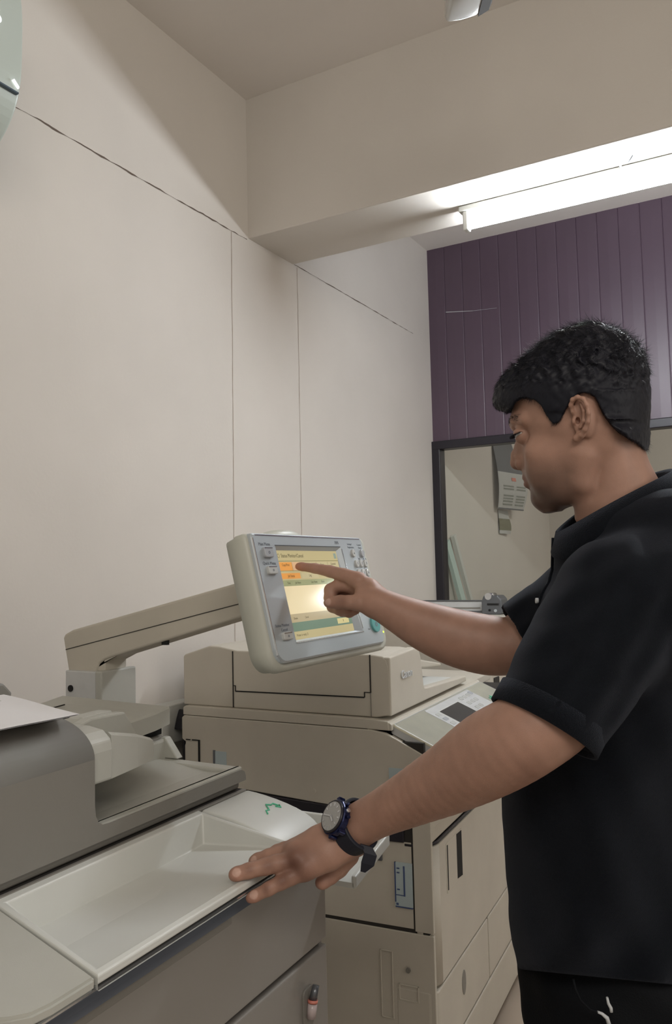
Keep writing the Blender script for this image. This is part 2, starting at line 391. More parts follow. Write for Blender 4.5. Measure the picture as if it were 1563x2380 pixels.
# front lip drops only 14 mm so the groove below shows
l0 = bm.verts.new((X1, YL1, 0.927)); l1 = bm.verts.new((X1, YR, 0.927)); l2 = bm.verts.new((X1 - 0.03, YR, 0.926)); l3 = bm.verts.new((X1 - 0.03, YL1, 0.926))
bm.faces.new((vv[1], l0, l1, vv[2])); bm.faces.new((l0, l3, l2, l1))
bmesh.ops.recalc_face_normals(bm, faces=bm.faces)
es = [e for e in bm.edges if len(e.link_faces) == 2 and e.calc_face_angle(0) > 0.35 and all(v.co.z > 0.909 for v in e.verts)]
bmesh.ops.bevel(bm, geom=es, offset=0.0035, segments=3, profile=0.5, affect='EDGES', clamp_overlap=True)
b.bm(bm, 'plw', True)
bt = b.build('top_tray', cp, label='sunk white tray in the ledge')
for p in bt.data.polygons: p.use_smooth = p.area < 2e-4
b = MB(); b.box(-0.005, -0.001, -0.60, -0.06, 0.9225, 0.9245, 'chrome'); b.build('edge_highlight', cp)  # bright strip painted in as the highlight along the lip
b = MB()
pl = [(X0, -0.419), (0.0, -0.4505), (0.0, -0.505), (-0.003, -0.525), (-0.012, -0.54), (-0.03, -0.56), (-0.03, -1.15), (X0, -1.15)]
vs = [(p[0], p[1], ZL(p[0])) for p in pl] + [(p[0], p[1], ZL(p[0]) - 0.012) for p in pl]; n = len(pl)
bm = bmesh.new(); vv = [bm.verts.new(v) for v in vs]; bm.faces.new(vv[:n]); bm.faces.new(vv[n:][::-1])
for i in range(n): bm.faces.new((vv[i], vv[n + i], vv[n + (i + 1) % n], vv[(i + 1) % n]))
bmesh.ops.recalc_face_normals(bm, faces=bm.faces)
bmesh.ops.bevel(bm, geom=[e for e in bm.edges if e.calc_face_angle(0) > 0.6], offset=0.003, segments=2, affect='EDGES', clamp_overlap=True)
b.bm(bm, 'pl'); b.build('ledge_panel', cp)
# white panel on the right, rounded over at its front, with a green scribble
prof = [(X0, 0.967), (-0.15, 0.9635), (-0.11, 0.956), (-0.075, 0.946), (-0.055, 0.936), (-0.043, 0.925), (-0.038, 0.91), (-0.038, 0.887), (-0.06, 0.885), (X0, 0.885)]
b = MB(); b.prism(smoothpoly([(p[0] + 0.5, p[1]) for p in prof], 1), -0.0465, 0.075, 'y', 'plw', 0.004, 3, mtx=Matrix.Translation((-0.5, 0, 0)), smooth=True)
o = b.build('side_panel', cp, label='white panel with a green scribble')
def ztop(x):
    for i in range(7):
        if prof[i][0] <= x <= prof[i + 1][0]: return prof[i][1] + (prof[i + 1][1] - prof[i][1]) * (x - prof[i][0]) / (prof[i + 1][0] - prof[i][0])
b = MB()
for pts in ([(-0.098, 0.012), (-0.106, 0.020), (-0.104, 0.026), (-0.112, 0.033), (-0.118, 0.038), (-0.112, 0.043), (-0.113, 0.050), (-0.104, 0.052)], [(-0.105, 0.045), (-0.098, 0.050), (-0.104, 0.055)]):
    b.tube([(x, y, ztop(x) + 0.0006) for x, y in pts], 0.0013, 'green', 5)
b.build('scribble', o)
# scanner body, lid with output tray
b = MB(); b.box(-0.66, -0.190, -1.15, 0.074, 0.9665, 0.987, 'plg', 0.006, 3); b.box(-0.66, -0.186, -1.15, 0.078, 0.90, 0.9655, 'gap')
b.box(-0.188, -0.180, -1.15, 0.078, 0.960, 0.9665, 'plg', 0.002); b.build('scanner', cp)
b = MB(); W0 = -0.345
pl = rrect(-0.66, -0.184, -1.15, 0.079, 0.012, 4, (0.01, 0.01, 0.016, 0.004))
b.prism(pl, 0.983, 0.992, 'z', 'pl', 0.003)
# raised rim around a floor that falls towards the middle
def rim(b, x0, x1, y0, y1, z0, z1, m='pl', bev=0.003): b.box(x0, x1, y0, y1, z0, z1, m, bev, 3)
b.prism(rrect(-0.199, -0.184, -0.9, 0.079, 0.005, 4, (0.004, 0.004, 0.013, 0.004)), 0.984, 1.001, 'z', 'pl', 0.003, 3)
b.prism([(-0.345, 0.990), (-0.345, 1.003), (-0.196, 1.001), (-0.196, 0.990)], 0.052, 0.079, 'y', 'pl', 0.004, 3)
b.prism([(-0.345, 0.988), (-0.345, 1.006), (-0.30, 1.001), (-0.24, 0.995), (-0.198, 0.995), (-0.198, 0.988)], -0.9, 0.056, 'y', 'pl', 0.001)
b.build('output_tray', cp)
# back wall of the output bay, and its bracket
b = MB(); b.prism([(-0.9, 0.985), (-0.9, 1.06), (0.06, 1.035), (0.085, 1.038), (0.104, 1.0), (0.104, 0.985)], -0.36, -0.342, 'x', 'pl', 0.004)
b.prism([(-0.352, 1.003), (-0.352, 1.038), (-0.342, 1.038), (-0.315, 1.004)], 0.070, 0.086, 'y', 'pl', 0.002)
b.box(-0.60, -0.35, -0.9, 0.08, 0.985, 1.04, 'plg', 0.004)
b.build('feeder_base', cp)
# automatic feeder: hood in grey darkened for the shade on its front
hood = [(-0.182, 0.980), (-0.182, 1.085)] + [(-0.182 - 0.085 * (1 - math.cos(math.radians(a))), 1.085 + 0.051 * math.sin(math.radians(a))) for a in range(6, 91, 7)] + [(-0.60, 1.137), (-0.60, 0.99)]
bm = bmesh.new()
b = MB(); b.prism(hood, -1.15, -0.262, 'y', 'plg', 0.0, 3)
# foot that curves out to the right along the tray rim, shade put into its colour
pts = [(-0.275, 1.0), (-0.262, 1.02)] + [(-0.250 + 0.013 * 0 + 0.012 * math.sin(math.radians(a)) - 0.0, 1.014 - 0.013 * (1 - math.cos(math.radians(90 - a))) * 0) for a in ()]
b.prism([(-0.2622, 0.980), (-0.2622, 1.03), (-0.2605, 1.014), (-0.256, 1.005), (-0.247, 0.9995), (-0.235, 0.9985), (0.068, 0.9985), (0.076, 0.994), (0.079, 0.986), (0.079, 0.980)], -0.188, -0.182, 'x', 'plg', 0.0)
hd_ = b.build('feeder_hood', cp, label='warm grey hood, colour darkened for shade')
for p in hd_.data.polygons:
    if 0.06 < p.normal.z < 0.97: p.use_smooth = True
# light side cheek, document tray and its guides
b = MB(); b.prism([(-0.60, 1.0), (-0.60, 1.118), (-0.23, 1.118), (-0.205, 1.114), (-0.192, 1.104), (-0.189, 1.09), (-0.19, 1.050), (-0.22, 1.048), (-0.30, 1.03)], -0.262, -0.2205, 'y', 'pl', 0.004, 3)
b.build('feeder_cheek', cp)
b = MB()
rg = []
for (y, zt, zb, xo) in ((-0.2195, 1.111, 1.050, -0.194), (-0.16, 1.097, 1.052, -0.200), (-0.118, 1.083, 1.053, -0.208), (-0.108, 1.078, 1.056, -0.216)):
    rg.append([(xo - 0.09, y, zb), (xo, y, zb), (xo, y, zt - 0.004), (xo - 0.006, y, zt), (xo - 0.09, y, zt - 0.002)])
b.loft(rg, 'pl', smooth=False); b.build('tray_front_guard', cp)
b = MB()
rg = []
for (y, z) in ((-0.95, 1.165), (-0.30, 1.150), (-0.20, 1.112), (-0.06, 1.077), (0.05, 1.083), (0.088, 1.088)):
    xf = -0.33 if y < -0.22 else -0.345
    if y > 0: xf = -0.345
    rg.append([(-0.62, y, z - 0.032), (xf, y, z - 0.03), (xf, y, z - 0.003), (xf - 0.004, y, z), (-0.60, y, z + 0.006), (-0.62, y, z)])
b.loft(rg, 'pl', smooth=False)
b.box(-0.60, -0.36, -0.90, -0.25, 1.08, 1.149, 'pl', 0.004)
b.build('document_tray', cp)
b = MB(); b.prism([(-0.205, 1.085), (-0.165, 1.106), (-0.145, 1.110), (-0.075, 1.108), (-0.040, 1.062), (-0.05, 1.052), (-0.2, 1.06)], -0.318, -0.300, 'x', 'pl', 0.003)
b.prism([(-0.185, 1.085), (-0.150, 1.108), (-0.145, 1.110), (-0.085, 1.111), (-0.060, 1.08), (-0.2, 1.07)], -0.345, -0.317, 'x', 'pl', 0.003)
b.build('paper_guide', cp)
b = MB(); b.prism([(-0.58, 1.165), (-0.58, 1.12), (-0.05, 1.10), (-0.04, 1.118), (-0.06, 1.138), (-0.2, 1.162)], -0.62, -0.585, 'x', 'plg', 0.005)
b.build('rear_guide', cp)
b = MB()
for (y0, y1, x0, x1) in ((-0.145, -0.02, -0.455, -0.452), (-0.06, 0.03, -0.535, -0.532)):
    zt = lambda y: 1.077 + (1.083 - 1.077) * (y + 0.06) / 0.11 if y > -0.06 else 1.112 - 0.25 * (y + 0.2)
    b = MB(); b.tube([(x0, y0 + (y1 - y0) * i / 6, zt(y0 + (y1 - y0) * i / 6) + 0.0035 + 0.006 * (x0 + 0.345) / -0.255) for i in range(7)], 0.0013, 'gap', 5); b.build('tray_slot', cp)
b = MB(); b.box(-0.43, -0.36, 0.02, 0.085, 1.04, 1.056, 'dark', 0.002); b.build('roller_opening', cp, label='dark opening under the document tray')
# narrow white catch tray low on the right side
b = MB()
b.prism([(0.076, 0.835), (0.076, 0.842), (0.30, 0.862), (0.30, 0.855)], -0.30, 0.03, 'y', 'plw', 0.0)  if False else None
V = [(-0.30, 0.076, 0.846), (0.012, 0.076, 0.846), (0.012, 0.205, 0.872), (-0.30, 0.205, 0.872)]
bm = bmesh.new(); v0 = [bm.verts.new(v) for v in V]; v1 = [bm.verts.new((v[0], v[1], v[2] - 0.008)) for v in V]
bm.faces.new(v0); bm.faces.new(v1[::-1])
for i in range(4): bm.faces.new((v0[i], v1[i], v1[(i + 1) % 4], v0[(i + 1) % 4]))
bmesh.ops.recalc_face_normals(bm, faces=bm.faces); b.bm(bm, 'plw')
b.prism([(0.185, 0.862), (0.21, 0.868), (0.212, 0.93), (0.200, 0.955), (0.192, 0.93)], 0.0, 0.012, 'x', 'plw', 0.003)
b.prism([(0.076, 0.838), (0.076, 0.856), (0.205, 0.884), (0.205, 0.864)], 0.008, 0.016, 'x', 'plw', 0.002)
b.prism([(0.20, 0.862), (0.209, 0.862), (0.209, 0.90), (0.20, 0.90)], -0.30, 0.012, 'x', 'plw', 0.002)
b.build('catch_tray', cp, label='white catch tray on the right side')
# column and boom of the touch panel
def wloc(root):  # world -> local of root
    return (Matrix.Translation(root.location) @ Matrix.Rotation(root.rotation_euler.z, 4, 'Z')).inverted()
AI = wloc(cp)
b = MB()
b.prism(rrect(-1.309, -1.206, 1.20, 1.29, 0.006), 0.0, 1.128, 'z', 'kgrey', 0.002, mtx=AI)
b.box(-1.221, -1.2035, 1.196, 1.294, 0.0, 1.130, 'pl', 0.003, mtx=AI)
b.cyl(AI @ Vector((-1.291, 1.201, 1.093)), AI @ Vector((-1.291, 1.1975, 1.093)), 0.0065, 'dark'); b.build('column', cp)
b = MB()
bo = [(-1.327, 1.192), (-1.322, 1.200), (-1.30, 1.209), (-0.80, 1.318), (-0.78, 1.262), (-1.19, 1.157), (-1.212, 1.150), (-1.225, 1.142), (-1.235, 1.125), (-1.262, 1.103), (-1.29, 1.100), (-1.308, 1.108)]
b.prism(bo, 1.212, 1.278, 'y', 'kb', 0.006, 3, mtx=AI)
b.prism([(-1.212, 1.128), (-1.212, 1.153), (-1.19, 1.158), (-1.245, 1.135), (-1.245, 1.128)], 1.215, 1.275, 'y', 'kb', 0.002, mtx=AI)
bm_ = b.build('boom_arm', cp)
b = MB(); b.prism([(-1.318, 1.168), (-0.83, 1.2715), (-0.83, 1.2728), (-1.318, 1.1694)], 1.2108, 1.213, 'y', 'gap', mtx=AI); b.build('boom_seam', bm_)
for x_, z_ in ((-1.222, 1.150), (-1.06, 1.187), (-0.86, 1.238)):
    b = MB(); b.prism(rrect(x_ - 0.008, x_ + 0.008, 1.216, 1.224, 0.003), z_ - 0.0035 + 0.0, z_ + 0.006, 'z', 'dark', mtx=AI); b.build('screw_recess', bm_)

# touch panel
PC = Vector((-0.73, 1.237, 1.281))
PM = Matrix(((0, -0.972, -0.234, PC.x), (1, 0, 0, PC.y), (0, -0.234, 0.972, PC.z), (0, 0, 0, 1)))
pan = None
b = MB()
hp = rrect(-0.176, 0.234, -0.121, 0.104, 0.02, 6, (0.034, 0.028, 0.012, 0.008))
def shrink(pl, d, cx=0.03, cz=-0.008, W=0.205, H=0.112): return [(cx + (p[0] - cx) * (1 - d / W), cz + (p[1] - cz) * (1 - d / H)) for p in pl]
rings = [[(p[0], y, p[1]) for p in shrink(hp, d)] for y, d in ((0.004, 0.006), (0.006, 0.002), (0.012, 0.0), (0.026, 0.0), (0.030, 0.002), (0.046, 0.004), (0.056, 0.03))]
# the top lip leans back
rings = [[(x, y + 0.0, z) for x, y, z in r] for r in rings]
b.loft(rings, 'house'); 
pan = b.build('control_panel', cp, AI @ PM, label='tilted touch-screen control panel on a boom')
# raised indicator lens on top
b = MB(); b.ell((-0.038, 0.028, 0.103), (0.062, 0.024, 0.015), 'house', 32); b.build('indicator_lens', pan)
b = MB()
fp = rrect(-0.166, 0.206, -0.106, 0.099, 0.012, 5, (0.022, 0.012, 0.006, 0.006))
fpb = shrink(fp, -0.003)
hole = [(-0.107, -0.080), (0.126, -0.080), (0.115, 0.081), (-0.107, 0.081)]
# front plate with screen opening
bm = bmesh.new()
def ringv(pl, y): return [bm.verts.new((p[0], y, p[1])) for p in pl]
o0 = ringv(shrink(fpb, -0.001), 0.007); o1 = ringv(fpb, -0.0005); o2 = ringv(fp, -0.003)
n = len(fp)
for a_, c_ in ((o0, o1), (o1, o2)):
    for i in range(n): bm.faces.new((a_[i], a_[(i + 1) % n], c_[(i + 1) % n], c_[i]))
h = ringv(hole, -0.003)
# bridge outer to hole: assign outer verts to nearest hole corner
def quad(q):
    return q
groups = [list(range(0, 6)), list(range(6, 12)), list(range(12, 18)), list(range(18, 24))]
for gi, g in enumerate(groups):
    for i in range(len(g) - 1): bm.faces.new((o2[g[i]], o2[g[i + 1]], h[gi]))
    ng = groups[(gi + 1) % 4]
    bm.faces.new((o2[g[-1]], o2[ng[0]], h[(gi + 1) % 4], h[gi]))
sc_ = [(-0.1015, -0.0755), (0.1035, -0.0755), (0.1035, 0.0745), (-0.1015, 0.0745)]
hi = ringv(sc_, 0.003)
for i in range(4): bm.faces.new((h[i], h[(i + 1) % 4], hi[(i + 1) % 4], hi[i]))
b.bm(bm, 'silver')
bez = b.build('bezel', pan, label='silver bezel')
b = MB()
b.prism([(-0.107, 0.0812), (0.115, 0.0812), (0.114, 0.0825), (-0.108, 0.0825)], -0.0037, -0.0028, 'y', 'gmet')
b.prism([(-0.110, -0.0815), (0.128, -0.0815), (0.126, -0.0795), (-0.108, -0.0795)], -0.0042, -0.0028, 'y', 'chrome')
b.prism([(-0.166, -0.095), (-0.1675, -0.095), (-0.1675, 0.094), (-0.166, 0.094)], -0.0036, 0.0, 'y', 'chrome')
b.prism([(0.117, 0.078), (0.119, 0.078), (0.1295, -0.075), (0.1275, -0.075)], -0.0037, -0.0028, 'y', 'chrome')
b.prism([(-0.16, 0.0975), (0.20, 0.0975), (0.20, 0.0995), (-0.16, 0.0995)], -0.0034, -0.0005, 'y', 'chrome')
b.build('bezel_trim', pan)
# screen: lit display with its layout
def em(name, c, s=0.8): return mat(name, tuple(v * 0.3 for v in lin(c)), 0.09, spec=0.6, emis=lin(c), estr=s * 0.58)
S = dict(bg=em('ui_khaki', (200, 186, 140)), tab=em('ui_tab', (205, 192, 150)), org=em('ui_orange', (236, 165, 88)), pch=em('ui_peach', (226, 184, 142)), lst=em('ui_cream', (236, 218, 176), 0.9),
         grn=em('ui_header', (165, 168, 125)), teal=em('ui_teal', (120, 142, 122)), tan=em('ui_tan', (192, 176, 140)), txt=em('ui_text', (105, 98, 75), 0.3), yel=em('ui_yellow', (222, 208, 150)), line=em('ui_line', (128, 128, 92), 0.6), blu=em('ui_blue', (150, 165, 150)))
b = MB(); y0 = 0.0025
def ui(x0, x1, z0, z1, m, k=1): b.raw([(x0, y0 - 0.00012 * k, z0), (x1, y0 - 0.00012 * k, z0), (x1, y0 - 0.00012 * k, z1), (x0, y0 - 0.00012 * k, z1)], [[0, 1, 2, 3]], S[m])
L_, R_, B_, T_ = -0.1018, 0.1038, -0.0758, 0.0748
ui(L_, R_, B_, T_, 'bg', 0)
ui(L_, R_, 0.056, 0.0568, 'line'); ui(0.091, 0.1, 0.0605, 0.0705, 'blu')
tw = 0.0395
for i in range(5):
    x0 = -0.099 + i * 0.0405; ui(x0, x0 + tw, 0.040, 0.0545, 'org' if i == 0 else ('pch' if i == 1 else 'tab')); ui(x0 + tw, x0 + tw + 0.0006, 0.040, 0.0545, 'line', 2)
ui(L_, R_, 0.0392, 0.0398, 'line')
ui(-0.099, -0.040, 0.0258, 0.0355, 'org'); ui(-0.035, 0.02, 0.0258, 0.0355, 'tab')
ui(L_, R_, 0.0135, 0.0235, 'grn'); ui(L_, R_, -0.0335, 0.0135, 'lst'); ui(L_, R_, -0.0475, -0.0335, 'tan'); ui(L_, R_, -0.0625, -0.0475, 'teal'); ui(0.050, 0.092, -0.0595, -0.050, 'yel', 2); ui(L_, R_, B_, -0.0625, 'bg')
TM = lambda x, z: Matrix(((1, 0, 0, x), (0, 0, -1, y0 - 0.0005), (0, 1, 0, z), (0, 0, 0, 1)))
def ut(s, x, z, sz, al='CENTER'): b.text(s, sz, TM(x, z), S['txt'], 0.00002, al, 0.85)
ut('Status Monitor/Cancel', -0.088, 0.0655, 0.0092, 'LEFT')
for s_, x in (('Copy/Print', -0.0795), ('Send', -0.039), ('Receive', 0.0015), ('Store', 0.042)): ut(s_, x, 0.0495, 0.0062)
ut('Consmbl./', 0.0825, 0.0505, 0.0055); ut('Others', 0.0825, 0.0445, 0.0055)
ut('Job Status', -0.0695, 0.0305, 0.0062); ut('Log', -0.008, 0.0305, 0.0062)
for s_, x in (('Time', -0.082), ('Job Name', -0.053), ('User Name', 0.000), ('Status', 0.030)): ut(s_, x, 0.0185, 0.0052)
ut('Details', -0.085, -0.041, 0.005); ut('Cancel', -0.05, -0.041, 0.005); ut('X', 0.071, -0.0548, 0.006); ut('Printer is ready. D', -0.093, -0.0690, 0.0056, 'LEFT')
for i in range(12):
    a0, a1 = 2 * math.pi * i / 12, 2 * math.pi * (i + 1) / 12; r0, r1 = 0.0030, 0.0036
    b.raw([(-0.0955 + r * math.cos(a), y0 - 0.0004, 0.0655 + r * math.sin(a)) for a, r in ((a0, r0), (a1, r0), (a1, r1), (a0, r1))], [[0, 1, 2, 3]], S['txt'])
b.build('screen', pan, label='lit touch screen showing a status page')
# keys
PMt = lambda x, z, y=-0.0033: Matrix(((1, 0, 0, x), (0, 0, -1, y), (0, 1, 0, z), (0, 0, 0, 1)))
def pbtn(nm, x, z, w_, h_, m, sym=None, lab=None):
    b = MB(); b.prism(rrect(x - w_ / 2, x + w_ / 2, z - h_ / 2, z + h_ / 2, min(w_, h_) * 0.22, 4), -0.0085, -0.001, 'y', m, 0.0015, 3, smooth=False)
    b.prism(rrect(x - w_ / 2 + 0.001, x + w_ / 2 - 0.001, z + h_ / 2 - 0.0024, z + h_ / 2 - 0.0008, 0.0006, 2), -0.0088, -0.0083, 'y', 'chrome')
    if sym: b.text(sym, h_ * 0.6, PMt(x, z, -0.0087), 'text')
    return b.build(nm, pan, label=lab) if lab else b.build(nm, pan)
pbtn('key', -0.136, 0.069, 0.025, 0.017, 'btn', 'o'); pbtn('key', -0.135, 0.0395, 0.025, 0.0135, 'btnl', 'o'); pbtn('key', -0.133, -0.068, 0.025, 0.0125, 'btnl', 'o')
def kbtn(nm, x, z, r, m, lab=None, sym=None, rz=None):
    b = MB(); rz = rz or r
    b.prism([(x + r * math.cos(2 * math.pi * i / 24), z + rz * math.sin(2 * math.pi * i / 24)) for i in range(24)], -0.0075, -0.001, 'y', m, 0.0012, 2, smooth=False)
    if sym: b.text(sym, r * 1.1, PMt(x, z, -0.0077), 'text')
    return b.build(nm, pan, label=lab) if lab else b.build(nm, pan)
kbtn('key', 0.157, 0.069, 0.0062, 'btnl', None, 'o', 0.0078); kbtn('key', 0.194, 0.069, 0.0065, 'btn', 'blue-grey key', None, 0.0082)
for r_ in range(4):
    for c_ in range(3):
        kbtn('key', 0.162 + 0.018 * c_, 0.0485 - 0.0185 * r_, 0.0062, 'btnl', None, '123456789*0#'[r_ * 3 + c_], 0.0078)
kbtn('start_button', 0.178, -0.070, 0.0165, 'teal', 'round teal start button', 'o')
b = MB(); b.prism(rrect(0.190, 0.206, -0.066, -0.048, 0.003), -0.0065, -0.001, 'y', 'red', 0.0012); b.build('stop_button', pan, label='square red stop button')
b = MB(); b.prism(rrect(0.2125, 0.2195, -0.0895, -0.0855, 0.0015), 0.001, 0.006, 'y', 'ledg', 0.0005); b.build('status_led', pan, label='small green light')
b = MB()
for s_, x, z, sz in (('Main Menu', -0.138, 0.0835, 0.0074), ('Quick Menu', -0.135, 0.0515, 0.0074), ('Status Monitor', -0.137, -0.050, 0.0068), ('Cancel', -0.134, -0.0575, 0.0068), ('Settings/', 0.153, 0.0875, 0.0052), ('Registration', 0.156, 0.0815, 0.0052), ('Counter', 0.192, 0.0865, 0.0050), ('Check', 0.193, 0.0808, 0.0050), ('7095', 0.104, 0.0895, 0.0078), ('ABC', 0.180, 0.0585, 0.0035), ('DEF', 0.198, 0.0585, 0.0035), ('Start', 0.152, -0.078, 0.0045)):
    b = MB(); b.text(s_, sz, PMt(x, z), 'text', 0.0001); b.build('printed_label', pan)
b = MB(); b.text('=', 0.012, PMt(0.2195, 0.074, 0.0035), 'text', 0.0003); b.prism(rrect(0.2165, 0.2235, 0.052, 0.062, 0.002), 0.0035, 0.006, 'y', 'gmet', 0.0005)
b.build('side_control', pan)

# paper on the feeder
b = MB(); n = 12; grid = []
rt = Matrix.Translation(cp.location) @ Matrix.Rotation(R165, 4, 'Z')
for i in range(n + 1):
    for j in range(n + 1):
        u, v = i / n, j / n; x = -0.200 - 0.205 * u; y = -0.56 + 0.29 * v + 0.036 * u * v + 0.02 * u
        grid.append(rt @ Vector((x, y, 1.1415 + 0.004 * u + 0.003 * math.sin(3 * v + 2 * u) ** 2)))
fs = [[i * (n + 1) + j, (i + 1) * (n + 1) + j, (i + 1) * (n + 1) + j + 1, i * (n + 1) + j + 1] for i in range(n) for j in range(n)]
b.raw(grid, fs, 'paper', True); b.raw([g + Vector((0, 0, 0.0012)) for g in grid], fs, 'paper', True)
o = b.build('paper_sheet'); o['label'] = 'white sheet of paper lying on the front photocopier\'s feeder'; o['category'] = 'paper'

# ------------------------------------------------------------------ power socket behind
so = thing('power_socket', 'off-white socket box low on the left wall between the photocopiers', 'socket', (WX + 0.001, 1.84, 0.9))
b = MB(); b.prism(rrect(-0.075, 0.075, -0.055, 0.052, 0.006), 0.0, 0.05, 'x', 'plw', 0.004); b.build('box', so)
pg = thing('power_plug', 'black plug with a cable in the socket box on the left wall', 'plug', (WX + 0.051, 1.835, 0.9))
b = MB(); b.prism([(-0.022, -0.018), (0.014, -0.022), (0.022, 0.0), (0.010, 0.022), (0.0, 0.038), (-0.012, 0.012)], 0.0, 0.03, 'x', 'black', 0.005); b.build('plug_body', pg)
b = MB(); b.tube([(0.015, 0.004, -0.015), (0.018, 0.004, -0.04), (0.016, 0.006, -0.10), (0.012, 0.0, -0.3), (0.01, -0.02, -0.55), (0.012, -0.05, -0.89)], 0.005, 'black'); b.build('cable', pg)
# ------------------------------------------------------------------ rear photocopier
kp = thing('photocopier', 'older beige photocopier behind, with sloping console and its own closed feeder', 'photocopier', (-0.883, 1.824, 0), R394)
LK = 1.06
b = MB(); b.box(-0.60, 0.085, 0.004, LK, 0.05, 0.90, 'gap')
b.box(-0.585, 0.03, 0.0035, 0.01, 0.68, 0.74, 'dark'); b.build('frame', kp)
# left side panels (facing the camera)
side = [(-0.602, 0.752), (-0.602, 0.850), (-0.598, 0.86), (-0.611, 0.868), (-0.611, 0.925), (-0.604, 0.931), (-0.05, 0.925), (-0.012, 0.919), (0.020, 0.905), (0.100, 0.866), (0.100, 0.72), (-0.19, 0.735), (-0.40, 0.748)]
b = MB(); b.prism(side, 0.0, 0.012, 'y', 'kb', 0.002); b.build('upper_side_panel', kp)
b = MB(); b.prism([(-0.60, 0.463), (-0.60, 0.74), (-0.41, 0.72), (-0.40, 0.70), (-0.10, 0.665), (0.046, 0.665), (0.047, 0.466)], 0.003, 0.012, 'y', 'kb', 0.001); b.build('side_cover', kp)
b = MB(); b.box(0.051, 0.097, 0.001, 0.012, 0.462, 0.72, 'kb', 0.0015); b.build('side_strip', kp)
b = MB(); b.box(-0.60, 0.097, 0.001, 0.012, 0.05, 0.457, 'kb', 0.002)
lo = b.build('lower_side_panel', kp)
b = MB()
def rectline(b, x0, x1, z0, z1, t=0.0025, y=0.0, m='kb', d=0.0015):
    for q in ((x0, x1, z0, z0 + t), (x0, x1, z1 - t, z1), (x0, x0 + t, z0, z1), (x1 - t, x1, z0, z1)): b.box(q[0], q[1], y - d, y + 0.002, q[2], q[3], m, 0.0006, 1)
rectline(b, -0.040, -0.008, 0.252, 0.408); b.build('embossed_strip', lo)
b = MB(); rectline(b, 0.006, 0.056, 0.300, 0.337, 0.003); b.build('embossed_square', lo)
b = MB(); b.cyl((0.031, 0.002, 0.371), (0.031, -0.003, 0.371), 0.006, 'plg'); b.build('screw_cap', lo)
b = MB(); b.cyl((-0.209, 0.002, 0.764), (-0.209, -0.003, 0.764), 0.006, 'kb', n=20); b.build('screw_cap', kp)
# labels, latch, small access cover on the side
b = MB(); b.box(0.003, 0.0475, -0.0012, 0.003, 0.515, 0.617, 'stick'); b.box(0.003, 0.0062, -0.0016, 0.003, 0.525, 0.617, 'blueink'); b.box(0.0255, 0.0295, -0.0018, 0.003, 0.540, 0.610, 'blueink')
b.box(0.006, 0.027, -0.0016, 0.003, 0.5405, 0.5425, 'blueink'); b.box(0.004, 0.0475, -0.0016, 0.003, 0.513, 0.516, 'blueink')
for z_ in (0.602, 0.592, 0.553): b.box(0.009, 0.016, -0.0017, 0.003, z_, z_ + 0.003, 'blueink')
b.box(0.006, 0.012, -0.0017, 0.003, 0.518, 0.523, 'blueink'); b.build('warning_label', kp, label='blue-grey instruction label')
b = MB(); b.box(-0.004, 0.035, -0.0012, 0.003, 0.80, 0.838, 'stick'); b.build('label_plate', kp)
b = MB(); b.box(-0.504, -0.468, -0.0012, 0.003, 0.80, 0.842, 'stick'); b.box(-0.510, -0.503, -0.0014, 0.003, 0.80, 0.844, 'gmet'); b.build('label_plate', kp)
b = MB(); b.box(-0.598, -0.553, -0.0015, 0.003, 0.80, 0.862, 'kb', 0.001); b.box(-0.557, -0.552, -0.0025, 0.003, 0.80, 0.868, 'dark'); b.box(-0.597, -0.583, -0.0025, 0.003, 0.8655, 0.868, 'dark'); b.box(-0.577, -0.555, -0.0025, 0.003, 0.8655, 0.868, 'dark'); b.build('access_cover', kp)
b = MB(); b.box(-0.095, -0.028, -0.002, 0.004, 0.615, 0.70, 'gmet', 0.002); b.box(-0.080, -0.048, -0.016, 0.0, 0.664, 0.676, 'dark', 0.002); b.cyl((-0.079, -0.012, 0.660), (-0.079, -0.020, 0.660), 0.004, 'chrome'); b.box(-0.078, -0.066, -0.006, 0.0, 0.620, 0.630, 'dark', 0.001); b.build('latch', kp)
b = MB(); b.box(-0.185, -0.16, -0.01, 0.0, 0.645, 0.66, 'dark', 0.002); b.build('latch', kp)
b = MB(); b.prism([(-0.41, 0.720), (-0.40, 0.744), (0.03, 0.725), (0.03, 0.665), (-0.1, 0.663)], -0.004, 0.003, 'y', 'black', 0.002); b.cyl((-0.188, -0.003, 0.708), (-0.188, -0.007, 0.708), 0.006, 'gmet'); b.build('gripper_slot', kp, label='black slot under the upper side panel')
# scanner, feeder
b = MB()
b.prism([(-0.608, 0.932), (-0.608, 0.952), (-0.60, 0.957), (-0.05, 0.951), (-0.004, 0.9465), (-0.002, 0.925), (-0.05, 0.9265)], 0.002, LK - 0.1, 'y', 'kb', 0.002); b.build('scanner', kp)
b = MB()
fp_ = [(-0.617, 0.957), (-0.617, 1.088), (-0.612, 1.094), (-0.530, 1.119), (-0.50, 1.118), (-0.44, 1.108), (-0.052, 1.106), (-0.020, 1.102), (-0.010, 1.094), (-0.004, 1.075), (-0.001, 0.96), (-0.04, 0.952)]
b.prism(fp_, 0.018, 0.225, 'y', 'kb', 0.010, 4); 
fo = b.build('feeder', kp, label='closed document feeder')
b = MB(); b.box(-0.4565, -0.4535, 0.0165, 0.019, 0.957, 1.106, 'gap'); b.box(-0.0555, -0.0525, 0.0165, 0.019, 1.012, 1.105, 'gap'); b.box(-0.0550, -0.0535, 0.0165, 0.019, 0.953, 1.012, 'plg')
